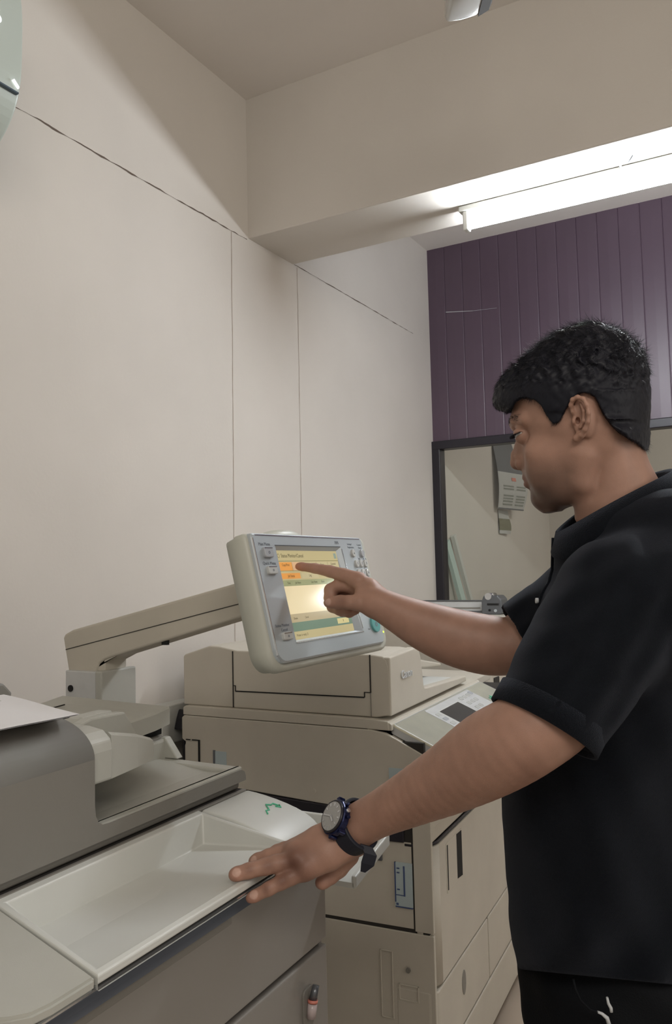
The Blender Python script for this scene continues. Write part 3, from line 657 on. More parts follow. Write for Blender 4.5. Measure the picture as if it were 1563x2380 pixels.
b.box(-0.448, -0.072, 0.0165, 0.019, 0.9985, 1.0015, 'dark'); b.box(-0.455, -0.448, 0.0165, 0.019, 1.0135, 1.0155, 'gap'); b.box(-0.449, -0.4465, 0.0165, 0.019, 1.0, 1.015, 'gap'); b.box(-0.072, -0.0695, 0.0165, 0.019, 1.0, 1.0135, 'gap'); b.box(-0.07, -0.054, 0.0165, 0.019, 1.0115, 1.0135, 'gap')
b.build('cover_seam', fo)
MK = Matrix(((0, 0, 1, 0.0016), (1, 0, 0, 0.128), (0, 1, 0, 1.047), (0, 0, 0, 1)))
b = MB(); b.text('Canon', 0.030, MK, 'wtext', 0.0012); b.build('maker_lettering', fo, label='silver Canon lettering')
# low feeder part to the right with a white tray, and a raised tray further along
b = MB()
b.prism([(0.0185, 0.957), (0.0185, 1.10), (0.215, 1.106), (0.232, 1.10), (0.245, 1.075), (0.262, 1.0), (0.268, 0.9925), (0.29, 0.990), (0.66, 0.974), (0.665, 0.957)], -0.03, -0.0005, 'x', 'kb', 0.004, 3)
b.prism([(0.2, 0.957), (0.2, 0.985), (0.66, 0.968), (0.66, 0.955)], -0.5, -0.02, 'x', 'kb', 0.004)
b.prism([(0.24, 0.984), (0.24, 0.988), (0.62, 0.974), (0.62, 0.970)], -0.4, -0.035, 'x', 'plw', 0.001)
b.box(-0.60, -0.08, 0.22, 0.245, 0.97, 1.10, 'plw', 0.003)
b.prism([(0.24, 1.02), (0.24, 1.06), (0.40, 1.058), (0.72, 1.005), (0.72, 0.995), (0.40, 1.02)], -0.55, -0.10, 'x', 'kb', 0.006)
b.build('feeder_tray', kp)
b = MB(); b.prism([(-0.06, 0.946), (-0.002, 0.9435), (0.004, 0.939), (0.004, 0.925), (-0.06, 0.925)], 0.004, 0.80, 'y', 'kb', 0.001); b.build('scanner_front_strip', kp)
# sloping console
CM = Matrix(((math.cos(0.42), 0, math.sin(0.42), 0.004), (0, 1, 0, 0), (-math.sin(0.42), 0, math.cos(0.42), 0.9395), (0, 0, 0, 1)))
b = MB(); b.prism(rrect(0.0, 0.215, 0.015, 0.80, 0.012), -0.024, 0.0, 'z', 'kgrey', 0.002, mtx=CM)
b.prism(rrect(-0.0005, 0.216, 0.0145, 0.80, 0.012), -0.0085, 0.0, 'z', 'kb2', 0.003, 2, mtx=CM)
con = b.build('console', kp, label='sloping console with yellowed ends')
b = MB(); b.prism(rrect(0.008, 0.21, 0.225, 0.625, 0.004), -0.001, 0.0012, 'z', 'kgrey', 0.0006, mtx=CM); b.build('console_face', con)
b = MB(); b.prism(rrect(0.030, 0.180, 0.275, 0.455, 0.003), 0.0, 0.0020, 'z', 'plw', 0.0006, mtx=CM); b.prism(rrect(0.034, 0.178, 0.279, 0.449, 0.002), 0.001, 0.0024, 'z', 'glassd', mtx=CM); b.build('display', con, label='dark switched-off display')
b = MB()
for i in range(4): b.prism(rrect(0.035 + 0.022 * i, 0.048 + 0.022 * i, 0.238, 0.262, 0.002), 0.0, 0.0032, 'z', 'btnl' if i != 1 else 'btn', 0.001, mtx=CM)
b.build('key_row', con)
for i in range(6):
    for j in range(3):
        if (i + j) % 5 == 4: continue
        b = MB(); b.prism(rrect(0.022 + 0.027 * i, 0.036 + 0.027 * i, 0.485 + 0.036 * j, 0.507 + 0.036 * j, 0.003), 0.0, 0.0038, 'z', 'btnl', 0.0012, mtx=CM); b.build('key', con)
b = MB(); b.prism(rrect(0.018, 0.034, 0.592, 0.615, 0.006), 0.0, 0.0035, 'z', 'btn', 0.001, mtx=CM); b.build('key', con, label='blue-grey key')
b = MB(); b.tube([CM @ Vector(p) for p in ((0.085, 0.66, 0.0006), (0.075, 0.655, 0.0006), (0.085, 0.675, 0.0006), (0.07, 0.678, 0.0006), (0.08, 0.695, 0.0006))], 0.002, 'green', 5); b.build('scribble', con, label='green scribble')
b = MB(); b.tube([CM @ Vector(p) for p in ((0.13, 0.10, 0.0005), (0.115, 0.115, 0.0005), (0.125, 0.13, 0.0005), (0.105, 0.14, 0.0005))], 0.0012, 'stick', 5); b.tube([CM @ Vector(p) for p in ((0.14, 0.11, 0.0005), (0.135, 0.13, 0.0005), (0.15, 0.125, 0.0005))], 0.0012, 'stick', 5); b.build('faded_mark', con)
# front: rounded bulge with handle opening, doors below
b = MB(); nseg = 8
arc = [(0.1 - 0.05 + 0.05 * math.sin(math.radians(90 * i / nseg)), 0.05 - 0.05 * math.cos(math.radians(90 * i / nseg))) for i in range(nseg + 1)]
pl_ = [(0.048, 0.014), (0.056, 0.0022)] + arc[2:] + [(0.1, LK), (0.048, LK)]
b.prism(pl_, 0.335, 0.655, 'z', 'kb', 0.0); fd = b.build('front_cover', kp)
for p in fd.data.polygons:
    if abs(p.normal.z) < 0.3 and p.area < 0.02: p.use_smooth = True
b = MB(); b.prism(rrect(0.100, 0.235, 0.520, 0.640, 0.004), 0.0985, 0.1012, 'x', 'kb', 0.0006)
b.prism([(0.185, 0.528), (0.228, 0.523), (0.228, 0.636), (0.185, 0.638)], 0.099, 0.1018, 'x', 'dark'); b.prism([(0.105, 0.527), (0.112, 0.526), (0.112, 0.634), (0.105, 0.634)], 0.099, 0.1018, 'x', 'gap')
b.build('handle_opening', fd, label='dark handle opening')
b = MB(); b.tube([(0.03, 0.006, 0.659)] + [(p[0] - 0.006, p[1] + 0.006, 0.659) for p in arc] + [(0.094, 0.3, 0.659), (0.094, 0.8, 0.659)], 0.0045, 'black', 6); b.build('top_gasket', kp, label='black strip on top of the front cover')
b = MB(); b.prism([(0.0, 0.665), (0.0, 0.914), (0.020, 0.904), (0.097, 0.867), (0.097, 0.80), (0.097, 0.70), (0.094, 0.665)], 0.012, 0.8, 'y', 'kb', 0.004); b.build('front_upper_cover', kp)
for (z0, z1, y1) in ((0.165, 0.328, 0.452), (0.165, 0.328, LK), (0.03, 0.158, LK)):
    y0_ = 0.0 if y1 < 1 and z0 > 0.1 else (0.459 if z0 > 0.1 else 0.0)
    a2 = [(0.1 - 0.02 + 0.02 * math.sin(math.radians(90 * i / 5)), 0.02 - 0.02 * math.cos(math.radians(90 * i / 5))) for i in range(6)] if y0_ == 0 else [(0.1, y0_)]
    b = MB(); b.prism([(0.0, y0_)] + a2 + [(0.1, y1), (0.0, y1)], z0, z1, 'z', 'kb', 0.003)
    d = b.build('drawer_front', kp)
    if y0_ == 0 and z0 > 0.1:
        b = MB(); b.prism([(0.212 + 0.016 * math.cos(2 * math.pi * i / 20), 0.262 + 0.030 * math.sin(2 * math.pi * i / 20)) for i in range(20)], 0.0985, 0.1015, 'x', 'plg', 0.001); b.build('finger_grip', d)
b = MB(); b.box(-0.55, 0.07, 0.02, LK - 0.02, 0.0, 0.05, 'gap'); b.build('base', kp)

# ------------------------------------------------------------------ beige cabinet machine at the back, paper trimmer on top
tc_ = thing('printer_cabinet', 'low beige office machine against the back wall under the window', 'cabinet', (-1.2, 3.35, 0))
b = MB(); b.prism(rrect(-0.385, 0.19, -0.39, 0.50, 0.03), 0.0, 1.085, 'z', 'kb', 0.004); b.build('body', tc_)
b = MB(); b.prism(rrect(-0.39, 0.195, -0.395, 0.505, 0.035), 1.088, 1.118, 'z', 'kb', 0.008, 3); b.build('top_cover', tc_)
b = MB(); b.box(0.185, 0.194, -0.36, -0.30, 0.83, 0.90, 'gap', 0.003); b.build('vent', tc_)
tr = thing('paper_trimmer', 'long grey rail trimmer with a metallic end block on the beige cabinet top', 'trimmer', (-1.3, 3.32, 1.118))
b = MB(); b.box(-0.29, 0.17, -0.02, 0.02, 0.0, 0.052, 'kgrey', 0.004); b.box(-0.30, 0.17, -0.024, -0.0195, 0.006, 0.014, 'gmet', 0.001); b.box(-0.30, 0.17, -0.022, 0.0, 0.0535, 0.058, 'gmet', 0.001); b.box(-0.28, 0.14, -0.0235, -0.0195, 0.024, 0.028, 'plg', 0.001); b.build('rail', tr)
b = MB(); b.prism([(0.155, 0.0), (0.155, 0.055), (0.165, 0.078), (0.225, 0.078), (0.24, 0.062), (0.245, 0.01), (0.235, 0.0)], -0.05, 0.035, 'y', 'gmet', 0.005); hd = b.build('end_block', tr)
b = MB(); b.cyl((0.185, -0.052, 0.074), (0.185, 0.03, 0.074), 0.014, 'chrome', n=16); b.build('roller', hd)
b = MB(); b.box(0.18, 0.23, -0.0525, -0.048, 0.038, 0.046, 'dark', 0.001); b.cyl((0.19, -0.0535, 0.018), (0.19, -0.048, 0.018), 0.005, 'dark'); b.cyl((0.215, -0.0535, 0.016), (0.215, -0.048, 0.016), 0.006, 'silver'); b.build('slot', hd)

# ------------------------------------------------------------------ things in the room behind the glass
def curl(name, label, y0, y1, z0, z1, bulge, segs, bands, cat='calendar'):
    b = MB(); n = segs; rows = []
    for i in range(n + 1):
        t = i / n; z = z1 + (z0 - z1) * t
        xo = 0.012 + bulge * math.sin(t * 2.2) ** 2
        for j in range(5):
            u = j / 4; rows.append((WX + xo * (0.35 + 0.65 * u) , y0 + (y1 - y0) * u, z))
    def band(t0, t1, m):
        i0, i1 = int(round(t0 * n)), int(round(t1 * n))
        b.raw(rows, [[i * 5 + j, i * 5 + j + 1, (i + 1) * 5 + j + 1, (i + 1) * 5 + j] for i in range(i0, i1) for j in range(4)], m, True)
        b.raw([(r[0] - 0.003, r[1], r[2]) for r in rows], [[i * 5 + j, i * 5 + j + 1, (i + 1) * 5 + j + 1, (i + 1) * 5 + j] for i in range(i0, i1) for j in range(4)], m, True)
    for t0, t1, m in bands: band(t0, t1, m)
    # printed rows
    def P(u, t, o=0.002):
        z = z1 + (z0 - z1) * t; xo = 0.012 + bulge * math.sin(t * 2.2) ** 2
        return (WX + xo * (0.35 + 0.65 * u) + o, y0 + (y1 - y0) * u, z)
    return b, P
b, P = curl('c', '', 4.86, 5.22, 1.665, 2.16, 0.10, 30, ((0, 0.53, 'cal1'), (0.53, 1.0, 'cal2')))
for t in (0.70, 0.735, 0.82, 0.855, 0.89, 0.93):
    for u0, u1 in ((0.15, 0.5), (0.6, 0.92)):
        b.raw([P(u0, t), P(u1, t), P(u1, t + 0.018), P(u0, t + 0.018)], [[0, 1, 2, 3]], 'cal3')
b.raw([P(0.45, 0.595), P(0.6, 0.595), P(0.6, 0.64), P(0.45, 0.64)], [[0, 1, 2, 3]], 'red')
b.raw([P(0.0, 0.985, 0.003), P(1, 0.985, 0.003), P(1, 1.0, 0.003), P(0, 1.0, 0.003)], [[0, 1, 2, 3]], 'cal1')
o = b.build('wall_calendar'); o['label'] = 'curling wall calendar with a dark top seen through the window'; o['category'] = 'calendar'
b, P = curl('c', '', 4.93, 5.10, 1.515, 1.662, 0.02, 14, ((0, 0.35, 'cal2'), (0.35, 0.88, 'cal4'), (0.88, 1.0, 'cal2')))
o = b.build('wall_calendar'); o['label'] = 'small calendar with an olive picture hanging below the dark one'; o['category'] = 'calendar'
def lean(nm, label, ya, yb, za, zb, wdt, m, th):
    b = MB(); a0 = Vector((WX + 0.030, ya, za)); a1 = Vector((WX + 0.12, yb, zb)); d = (a1 - a0).normalized(); s = Vector((0, 1, 0)).cross(d).normalized()
    s = Vector((0, d.z, -d.y)).normalized() * wdt; t_ = d.cross(s).normalized() * th
    V = [a0, a1, a1 + s, a0 + s]; V += [v + t_ for v in V]
    b.raw(V, [[0, 1, 2, 3], [4, 5, 6, 7], [0, 1, 5, 4], [1, 2, 6, 5], [2, 3, 7, 6], [3, 0, 4, 7]], m)
    o = b.build(nm); o['label'] = label; o['category'] = 'board'
lean('leaning_board', 'pale aqua board leaning in the room behind the glass', 4.03, 4.75, 1.46, 0.0, 0.055, 'aqua', 0.02)
lean('leaning_board', 'cream board leaning just behind the aqua board', 4.12, 4.85, 1.49, 0.0, 0.03, 'plw', 0.02)
# ------------------------------------------------------------------ signed-distance modelling for the figure
class SDF:
    def __init__(s, lo, hi, h):
        s.lo = np.array(lo, np.float32); s.h = h
        s.ax = [np.arange(lo[i], hi[i] + h, h, dtype=np.float32) for i in range(3)]
        s.v = np.full([len(a) for a in s.ax], 0.05, np.float32)
    def sub(s, lo, hi):
        sl = []
        for i in range(3):
            a = int(max(0, math.floor((lo[i] - s.lo[i]) / s.h))); b_ = int(min(len(s.ax[i]), math.ceil((hi[i] - s.lo[i]) / s.h) + 1))
            if b_ <= a: return None
            sl.append(slice(a, b_))
        return tuple(sl), s.ax[0][sl[0]][:, None, None], s.ax[1][sl[1]][None, :, None], s.ax[2][sl[2]][None, None, :]
    def mix(s, sl, d, k, op):
        v = s.v[sl]
        if op == 'add':
            if k > 0:
                h = np.clip(0.5 + 0.5 * (v - d) / k, 0, 1); s.v[sl] = v * (1 - h) + d * h - k * h * (1 - h)
            else: s.v[sl] = np.minimum(v, d)
        else:
            if k > 0:
                h = np.clip(0.5 - 0.5 * (v + d) / k, 0, 1); s.v[sl] = v * (1 - h) - d * h + k * h * (1 - h)
            else: s.v[sl] = np.maximum(v, -d)
    @staticmethod
    def segd(X, Y, Z, a, b, ra, rb):
        ba = [float(b[i] - a[i]) for i in range(3)]; L = sum(t * t for t in ba) + 1e-12
        px, py, pz = X - a[0], Y - a[1], Z - a[2]
        t = np.clip((px * ba[0] + py * ba[1] + pz * ba[2]) / L, 0, 1)
        return np.sqrt((px - ba[0] * t) ** 2 + (py - ba[1] * t) ** 2 + (pz - ba[2] * t) ** 2) - (ra + (rb - ra) * t)
    def chain(s, pts, rs, k=0.004, op='add', ki=0.003, squash=None):
        """joined round cones through pts; squash = (direction, factor) flattens the section along a direction"""
        P = [np.array(p, float) for p in pts]; m = max(rs) * 1.5 + k + 2 * s.h + 0.004
        lo = np.min(P, 0) - m; hi = np.max(P, 0) + m; q = s.sub(lo, hi)
        if q is None: return
        sl, X, Y, Z = q; d = None
        if squash:
            n, f = squash; n = np.array(n, float); n /= np.linalg.norm(n); c = P[0]
            u = ((X - c[0]) * n[0] + (Y - c[1]) * n[1] + (Z - c[2]) * n[2]) * (1 / f - 1)
            X, Y, Z = X + u * n[0], Y + u * n[1], Z + u * n[2]
            P = [p + n * (np.dot(p - c, n) * (1 / f - 1)) for p in P]
        for i in range(len(P) - 1):
            e = s.segd(X, Y, Z, P[i], P[i + 1], rs[i], rs[i + 1])
            if d is None: d = e
            else:
                h = np.clip(0.5 + 0.5 * (d - e) / ki, 0, 1); d = d * (1 - h) + e * h - ki * h * (1 - h)
        s.mix(sl, d, k, op)
    def ell(s, c, r, k=0.004, op='add', R=None):
        c = np.array(c, float); m = max(r) + k + 2 * s.h + 0.003
        q = s.sub(c - m, c + m)
        if q is None: return
        sl, X, Y, Z = q; X, Y, Z = X - c[0], Y - c[1], Z - c[2]
        if R is not None:
            X, Y, Z = (X * R[0][0] + Y * R[0][1] + Z * R[0][2]), (X * R[1][0] + Y * R[1][1] + Z * R[1][2]), (X * R[2][0] + Y * R[2][1] + Z * R[2][2])
        k0 = np.sqrt((X / r[0]) ** 2 + (Y / r[1]) ** 2 + (Z / r[2]) ** 2)
        k1 = np.sqrt((X / r[0] ** 2) ** 2 + (Y / r[1] ** 2) ** 2 + (Z / r[2] ** 2) ** 2) + 1e-6
        s.mix(sl, (k0 * (k0 - 1) / k1).astype(np.float32), k, op)
    def mesh(s):
        v = s.v; ins = v < 0
        n = np.array(v.shape)
        cnt = np.zeros(n - 1, np.uint8)
        for i in (0, 1):
            for j in (0, 1):
                for k in (0, 1): cnt += ins[i:n[0] - 1 + i, j:n[1] - 1 + j, k:n[2] - 1 + k]
        cells = np.argwhere((cnt > 0) & (cnt < 8)); idx = np.full(n - 1, -1, np.int32); idx[tuple(cells.T)] = np.arange(len(cells))
        acc = np.zeros((len(cells), 3)); num = np.zeros(len(cells))
        C8 = [(i, j, k) for i in (0, 1) for j in (0, 1) for k in (0, 1)]
        val = {c: v[cells[:, 0] + c[0], cells[:, 1] + c[1], cells[:, 2] + c[2]] for c in C8}
        for a in C8:
            for ax in range(3):
                if a[ax] == 0:
                    b_ = list(a); b_[ax] = 1; b_ = tuple(b_); va, vb = val[a], val[b_]; m = (va < 0) != (vb < 0)
                    t = np.where(m, va / np.where(m, va - vb, 1), 0); p = np.tile(np.array(a, float), (len(cells), 1)); p[:, ax] = t
                    acc[m] += p[m]; num[m] += 1
        V = (cells + acc / num[:, None]) * s.h + s.lo
        F = []
        for ax in range(3):
            u, w_ = (ax + 1) % 3, (ax + 2) % 3
            s0 = [slice(1, -1)] * 3; s0[ax] = slice(0, -1); s1 = list(s0); s1[ax] = slice(1, None)
            a_, b_ = ins[tuple(s0)], ins[tuple(s1)]
            e = np.argwhere(a_ != b_); fl = a_[tuple(e.T)]
            off = np.ones(3, int); off[ax] = 0; e = e + off
            def cid(du, dw):
                q = e.copy(); q[:, u] -= du; q[:, w_] -= dw; return idx[tuple(q.T)]
            f = np.stack([cid(0, 0), cid(1, 0), cid(1, 1), cid(0, 1)], 1)
            f[~fl] = f[~fl][:, ::-1]; F.append(f)
        F = np.concatenate(F); F = F[(F >= 0).all(1)]
        return V, F

def np_mesh(name, V, F, m, parent=None, attr=None, smooth=True):
    me = bpy.data.meshes.new(name); me.vertices.add(len(V)); me.vertices.foreach_set('co', np.asarray(V, np.float32).ravel())
    k = F.shape[1]; me.loops.add(len(F) * k); me.loops.foreach_set('vertex_index', F.astype(np.int32).ravel())
    me.polygons.add(len(F)); me.polygons.foreach_set('loop_start', np.arange(0, len(F) * k, k, dtype=np.int32))
    me.update(calc_edges=True); me.polygons.foreach_set('use_smooth', [smooth] * len(F))
    me.materials.append(MT[m] if isinstance(m, str) else m)
    if attr is not None:
        ca = me.color_attributes.new('tone', 'FLOAT_COLOR', 'POINT'); c4 = np.ones((len(V), 4), np.float32); c4[:, :3] = attr; ca.data.foreach_set('color', c4.ravel())
    me.validate(); me.update()
    o = bpy.data.objects.new(name, me); COL.objects.link(o)
    if parent is not None: o.parent = parent
    return o
def weld(V, F, it=2, lam=0.5):
    """a few rounds of Laplacian smoothing"""
    E_ = np.concatenate([F[:, [0, 1]], F[:, [1, 2]], F[:, [2, 3]], F[:, [3, 0]]])
    for _ in range(it):
        s = np.zeros_like(V); c = np.zeros(len(V)); 
        for a, b_ in ((0, 1), (1, 0)):
            for i in range(3): s[:, i] += np.bincount(E_[:, a], V[E_[:, b_], i], len(V))
            c += np.bincount(E_[:, a], minlength=len(V))
        V = V + lam * (s / c[:, None] - V)
    return V
def A3(px, py, d): return np.array(at(px, py, d))

SKIN = (0.375, 0.218, 0.162)
MT['skin'] = mat('skin', SKIN, 0.48, spec=0.45, var=0.09, vscale=38, bump=0.12, bscale=900, sss=0.12, attr='tone')
MT['hair'] = mat('black_hair', (0.0080, 0.0088, 0.0150), 0.5, spec=0.3)
MT['cloth'] = mat('black_pique_cloth', (0.0036, 0.0050, 0.0080), 0.85, spec=0.15, var=0.12, vscale=60, bump=0.5, bscale=1400)
MT['ribk'] = mat('black_ribbed_cloth', (0.0040, 0.0054, 0.0085), 0.9, spec=0.15, var=0.15, vscale=300, bump=0.6, bscale=900)
MT['trou'] = mat('black_track_cloth', (0.0030, 0.0040, 0.0060), 0.75, spec=0.2, bump=0.3, bscale=600)
for _k in ('cloth', 'ribk'):
    _b = MT[_k].node_tree.nodes['Principled BSDF']; _b.inputs['Sheen Weight'].default_value = 0.10; _b.inputs['Sheen Tint'].default_value = (0.7, 0.78, 1.0, 1); _b.inputs['Sheen Roughness'].default_value = 0.5
MT['white'] = mat('white_cord', (0.55, 0.58, 0.60), 0.6)
MT['eyew'] = mat('eye_white', (0.55, 0.52, 0.50), 0.15, coat=0.6)
MT['iris'] = mat('dark_iris', (0.01, 0.007, 0.006), 0.1, coat=0.8)

# ---- head, neck: modelled in the head's own frame, HC = head centre
HC = Vector(at(1345, 1000, 1.085)); HN = (CO - HC).normalized()
HS = 1.085 / FPX; SINY = 0.19
def head_to_world(A, B, L):
    """A right, B up (metres at head depth), L towards the left ear"""
    px = 1345 + A / HS - L * SINY / HS; py = 1000 - B / HS
    r = np.array(FWD)[None] + ((px - CXP) / FPX)[:, None] * np.array(CR)[None] + ((py - CYP) / FPX)[:, None] * np.array(CD)[None]
    n = np.array(HN); t = (L + np.dot(np.array(HC - CO), n)) / (r @ n)
    return np.array(CO)[None] + t[:, None] * r
def H(px, py, l, model=False):
    """photo pixel + lateral offset (m) -> head frame"""
    return np.array([(px - 1345) * HS + (0 if model else l * SINY), -(py - 1000) * HS, l])
def gs(y, x, ys, sig):
    """smooth interpolation of a profile"""
    t = np.interp(ys, y, x).astype(np.float64); st = abs(ys[1] - ys[0]); r = int(4 * sig / st) + 1
    kx = np.arange(-r, r + 1) * st; w_ = np.exp(-kx ** 2 / (2 * sig ** 2)); w_ /= w_.sum()
    return np.convolve(np.pad(t, r, mode='edge'), w_, 'valid')
hs = 0.00115
G = SDF((-0.106, -0.185, -0.105), (0.185, 0.150, 0.105), hs)
py_ = 1000 - G.ax[1] / HS
def slicebody(G, py_, front, back, wid, nf=2.5, nb=2.2, k=0.0, sig=6.0, egg=0.0):
    o = np.argsort(py_); ys = py_[o]
    f = np.empty_like(ys); bk = f.copy(); w_ = f.copy()
    f[o] = gs([p[0] for p in front], [p[1] for p in front], ys, sig); bk[o] = gs([p[0] for p in back], [p[1] for p in back], ys, sig); w_[o] = gs([p[0] for p in wid], [p[1] for p in wid], ys, sig)
    xc = ((f + bk) / 2 - 1345) * HS; a = np.maximum((bk - f) / 2 * HS, 1e-4); w_ = np.maximum(w_, 1e-4)
    y0, y1 = max(front[0][0], back[0][0]), min(front[-1][0], back[-1][0])
    X = G.ax[0][:, None, None] - xc[None, :, None]; Z = np.abs(G.ax[2])[None, None, :]
    A_ = a[None, :, None]; W_ = w_[None, :, None]
    tt = np.clip(X / A_, -1, 1); W_ = W_ * (1 + egg * tt)
    if not np.isscalar(nf):
        q = np.empty_like(ys); q[o] = gs([p[0] for p in nf], [p[1] for p in nf], ys, sig); nf = q[None, :, None]
    n = np.where(X < 0, nf, nb)
    g = ((np.abs(X) / A_) ** n + (Z / W_) ** n) ** (1 / n)
    d = (g - 1) * np.minimum(A_, W_)
    cap_ = np.maximum((y0 - py_) * HS, (py_ - y1) * HS)[None, :, None]
    d = np.maximum(d, cap_).astype(np.float32)
    sl = (slice(None),) * 3; G.mix(sl, d, k, 'add')
front = [(776, 1372), (779, 1330), (785, 1305), (800, 1272), (830, 1237), (865, 1213), (900, 1200), (930, 1195), (960, 1193), (985, 1194), (1000, 1200), (1018, 1212), (1040, 1214), (1060, 1213), (1080, 1213), (1095, 1214), (1110, 1219), (1118, 1225), (1127, 1226), (1138, 1231), (1148, 1241), (1158, 1243), (1167, 1247), (1176, 1257), (1182, 1275)]
back = [(776, 1378), (779, 1410), (785, 1432), (800, 1455), (830, 1480), (865, 1494), (900, 1499), (950, 1499), (1000, 1488), (1040, 1465), (1080, 1430), (1100, 1410), (1120, 1395), (1140, 1380), (1160, 1360), (1172, 1340), (1182, 1300)]
wid = [(776, 0.004), (779, 0.020), (785, 0.032), (800, 0.046), (830, 0.062), (865, 0.070), (900, 0.0735), (950, 0.0745), (1000, 0.0735), (1040, 0.0705), (1080, 0.067), (1110, 0.062), (1140, 0.053), (1160, 0.044), (1172, 0.034), (1182, 0.016)]
slicebody(G, py_, front, back, wid, [(776, 2.3), (930, 2.3), (970, 2.15), (1010, 1.9), (1045, 1.9), (1080, 1.8), (1120, 1.70), (1182, 1.75)], 2.15, 0, 5.0, 0.10)
# neck
nf_ = [(985, 1405), (1040, 1385), (1080, 1372), (1120, 1356), (1170, 1345), (1197, 1352), (1240, 1352), (1300, 1345), (1330, 1340)]
nb_ = [(985, 1480), (1040, 1496), (1075, 1508), (1097, 1520), (1150, 1550), (1200, 1565), (1260, 1570), (1300, 1570), (1330, 1570)]
nw_ = [(985, 0.050), (1040, 0.054), (1100, 0.056), (1150, 0.058), (1200, 0.060), (1260, 0.060), (1330, 0.058)]
slicebody(G, py_, nf_, nb_, nw_, 2.1, 2.1, 0.016, 8.0)
# sternomastoid line and throat
for sg in (1, -1):
    G.chain([H(1378, 1062, sg * 0.053, True), H(1372, 1130, sg * 0.047, True), H(1365, 1200, sg * 0.03, True)], [0.010, 0.011, 0.010], 0.014)
    # cheekbone, jaw
    G.ell(H(1278, 1050, sg * 0.050, True), (0.022, 0.014, 0.013), 0.022)
    G.ell(H(1286, 1100, sg * 0.040, True), (0.022, 0.022, 0.016), 0.022)
    G.chain([H(1272, 1166, sg * 0.014, True), H(1318, 1152, sg * 0.036, True), H(1362, 1118, sg * 0.052, True), H(1376, 1060, sg * 0.058, True)], [0.0105, 0.010, 0.010, 0.008], 0.020)
    # brow ridge
    G.chain([H(1204, 986, sg * 0.010, True), H(1211, 977, sg * 0.028, True), H(1238, 974, sg * 0.047, True)], [0.0075, 0.0068, 0.0055], 0.012)
    # eye socket
    G.ell(H(1216, 1008, sg * 0.038, True), (0.0155, 0.0110, 0.0150), 0.009, 'sub')
G.ell(H(1266, 1160, 0, True), (0.013, 0.012, 0.018), 0.014)
# nose
G.chain([H(1216, 1010, 0), H(1209, 1036, 0), H(1202, 1058, 0), H(1200.5, 1075, 0)], [0.0058, 0.0062, 0.0073, 0.0080], 0.0085)
G.ell(H(1207, 1081, 0), (0.009, 0.0062, 0.0075), 0.004)
for sg in (1, -1):
    G.chain([H(1222, 1030, sg * 0.006, True), H(1216, 1060, sg * 0.009, True)], [0.006, 0.007], 0.010)
    G.ell(H(1217, 1080, sg * 0.0115, True), (0.0085, 0.0075, 0.0062), 0.0035)
    G.ell(H(1211, 1091, sg * 0.0068, True), (0.0065, 0.0040, 0.0030), 0.0012, 'sub')
    G.chain([H(1230, 1066, sg * 0.0165, True), H(1233, 1084, sg * 0.0165, True)], [0.0022, 0.0024], 0.003, 'sub')
# mouth
def lip(c, z, rr, k):
    G.chain([H(1241, 1113, -0.022, True), H(c + 4, z, -0.012, True), H(c, z, 0, True), H(c + 4, z, 0.012, True), H(1241, 1113, 0.022, True)], [0.0024, rr * 0.92, rr, rr * 0.92, 0.0024], k)
lip(1225.5, 1110, 0.0056, 0.0035); lip(1230, 1126, 0.0062, 0.0035)
G.chain([H(1248, 1112.5, -0.026, True), H(1228, 1117.5, -0.012, True), H(1221, 1118, 0, True), H(1228, 1117.5, 0.012, True), H(1248, 1112.5, 0.026, True)], [0.0012, 0.0014, 0.0016, 0.0014, 0.0012], 0.0015, 'sub')
G.chain([H(1228, 1139, -0.010, True), H(1226, 1140, 0, True), H(1228, 1139, 0.010, True)], [0.002, 0.0028, 0.002], 0.006, 'sub')
# eyelids: a ball slightly larger than the eyeball, slit cut along the gaze line
EYE = {}
for sg in (1, -1):
    ec = H(1229, 1009, sg * 0.0315, True); EYE[sg] = ec
    G.ell(ec, (0.0138, 0.0138, 0.0138), 0.0050)
    def onb(th, b_, R=0.0139):
        t = math.radians(th); q = math.sqrt(max(1e-6, R * R - b_ * b_)); return ec + np.array([-q * math.cos(t), b_, sg * q * math.sin(t)])
    # crease above the lid
    G.chain([onb(t, 0.0060 + 0.0040 * (t + 30) / 120 - 0.003 * ((t - 25) / 65) ** 2, 0.0143) for t in range(-40, 91, 13)], [0.0008] * 11, 0.0015, 'sub')
    # slit of the lowered gaze, rising to the outer corner
    for t in np.linspace(-48, 84, 25):
        q = (t - 18) / 66; b_ = -0.0048 + 0.0062 * max(0, (t - 10) / 74) ** 1.2 + 0.0008 * q; c = onb(t, b_, 0.0142)
        G.ell(c, (0.0030, 0.0027 * math.sqrt(max(0.04, 1 - q * q)) + 0.0004, 0.0030), 0.0005, 'sub')
    EYE[sg] = (ec, onb)
G_SKULL = G.v.copy()
def surfA(py, l):
    j = int(round((-(py - 1000) * HS - G.lo[1]) / hs)); k = int(round((l - G.lo[2]) / hs)); i = int(np.argmax(G_SKULL[:, j, k] < 0)); return G.lo[0] + i * hs
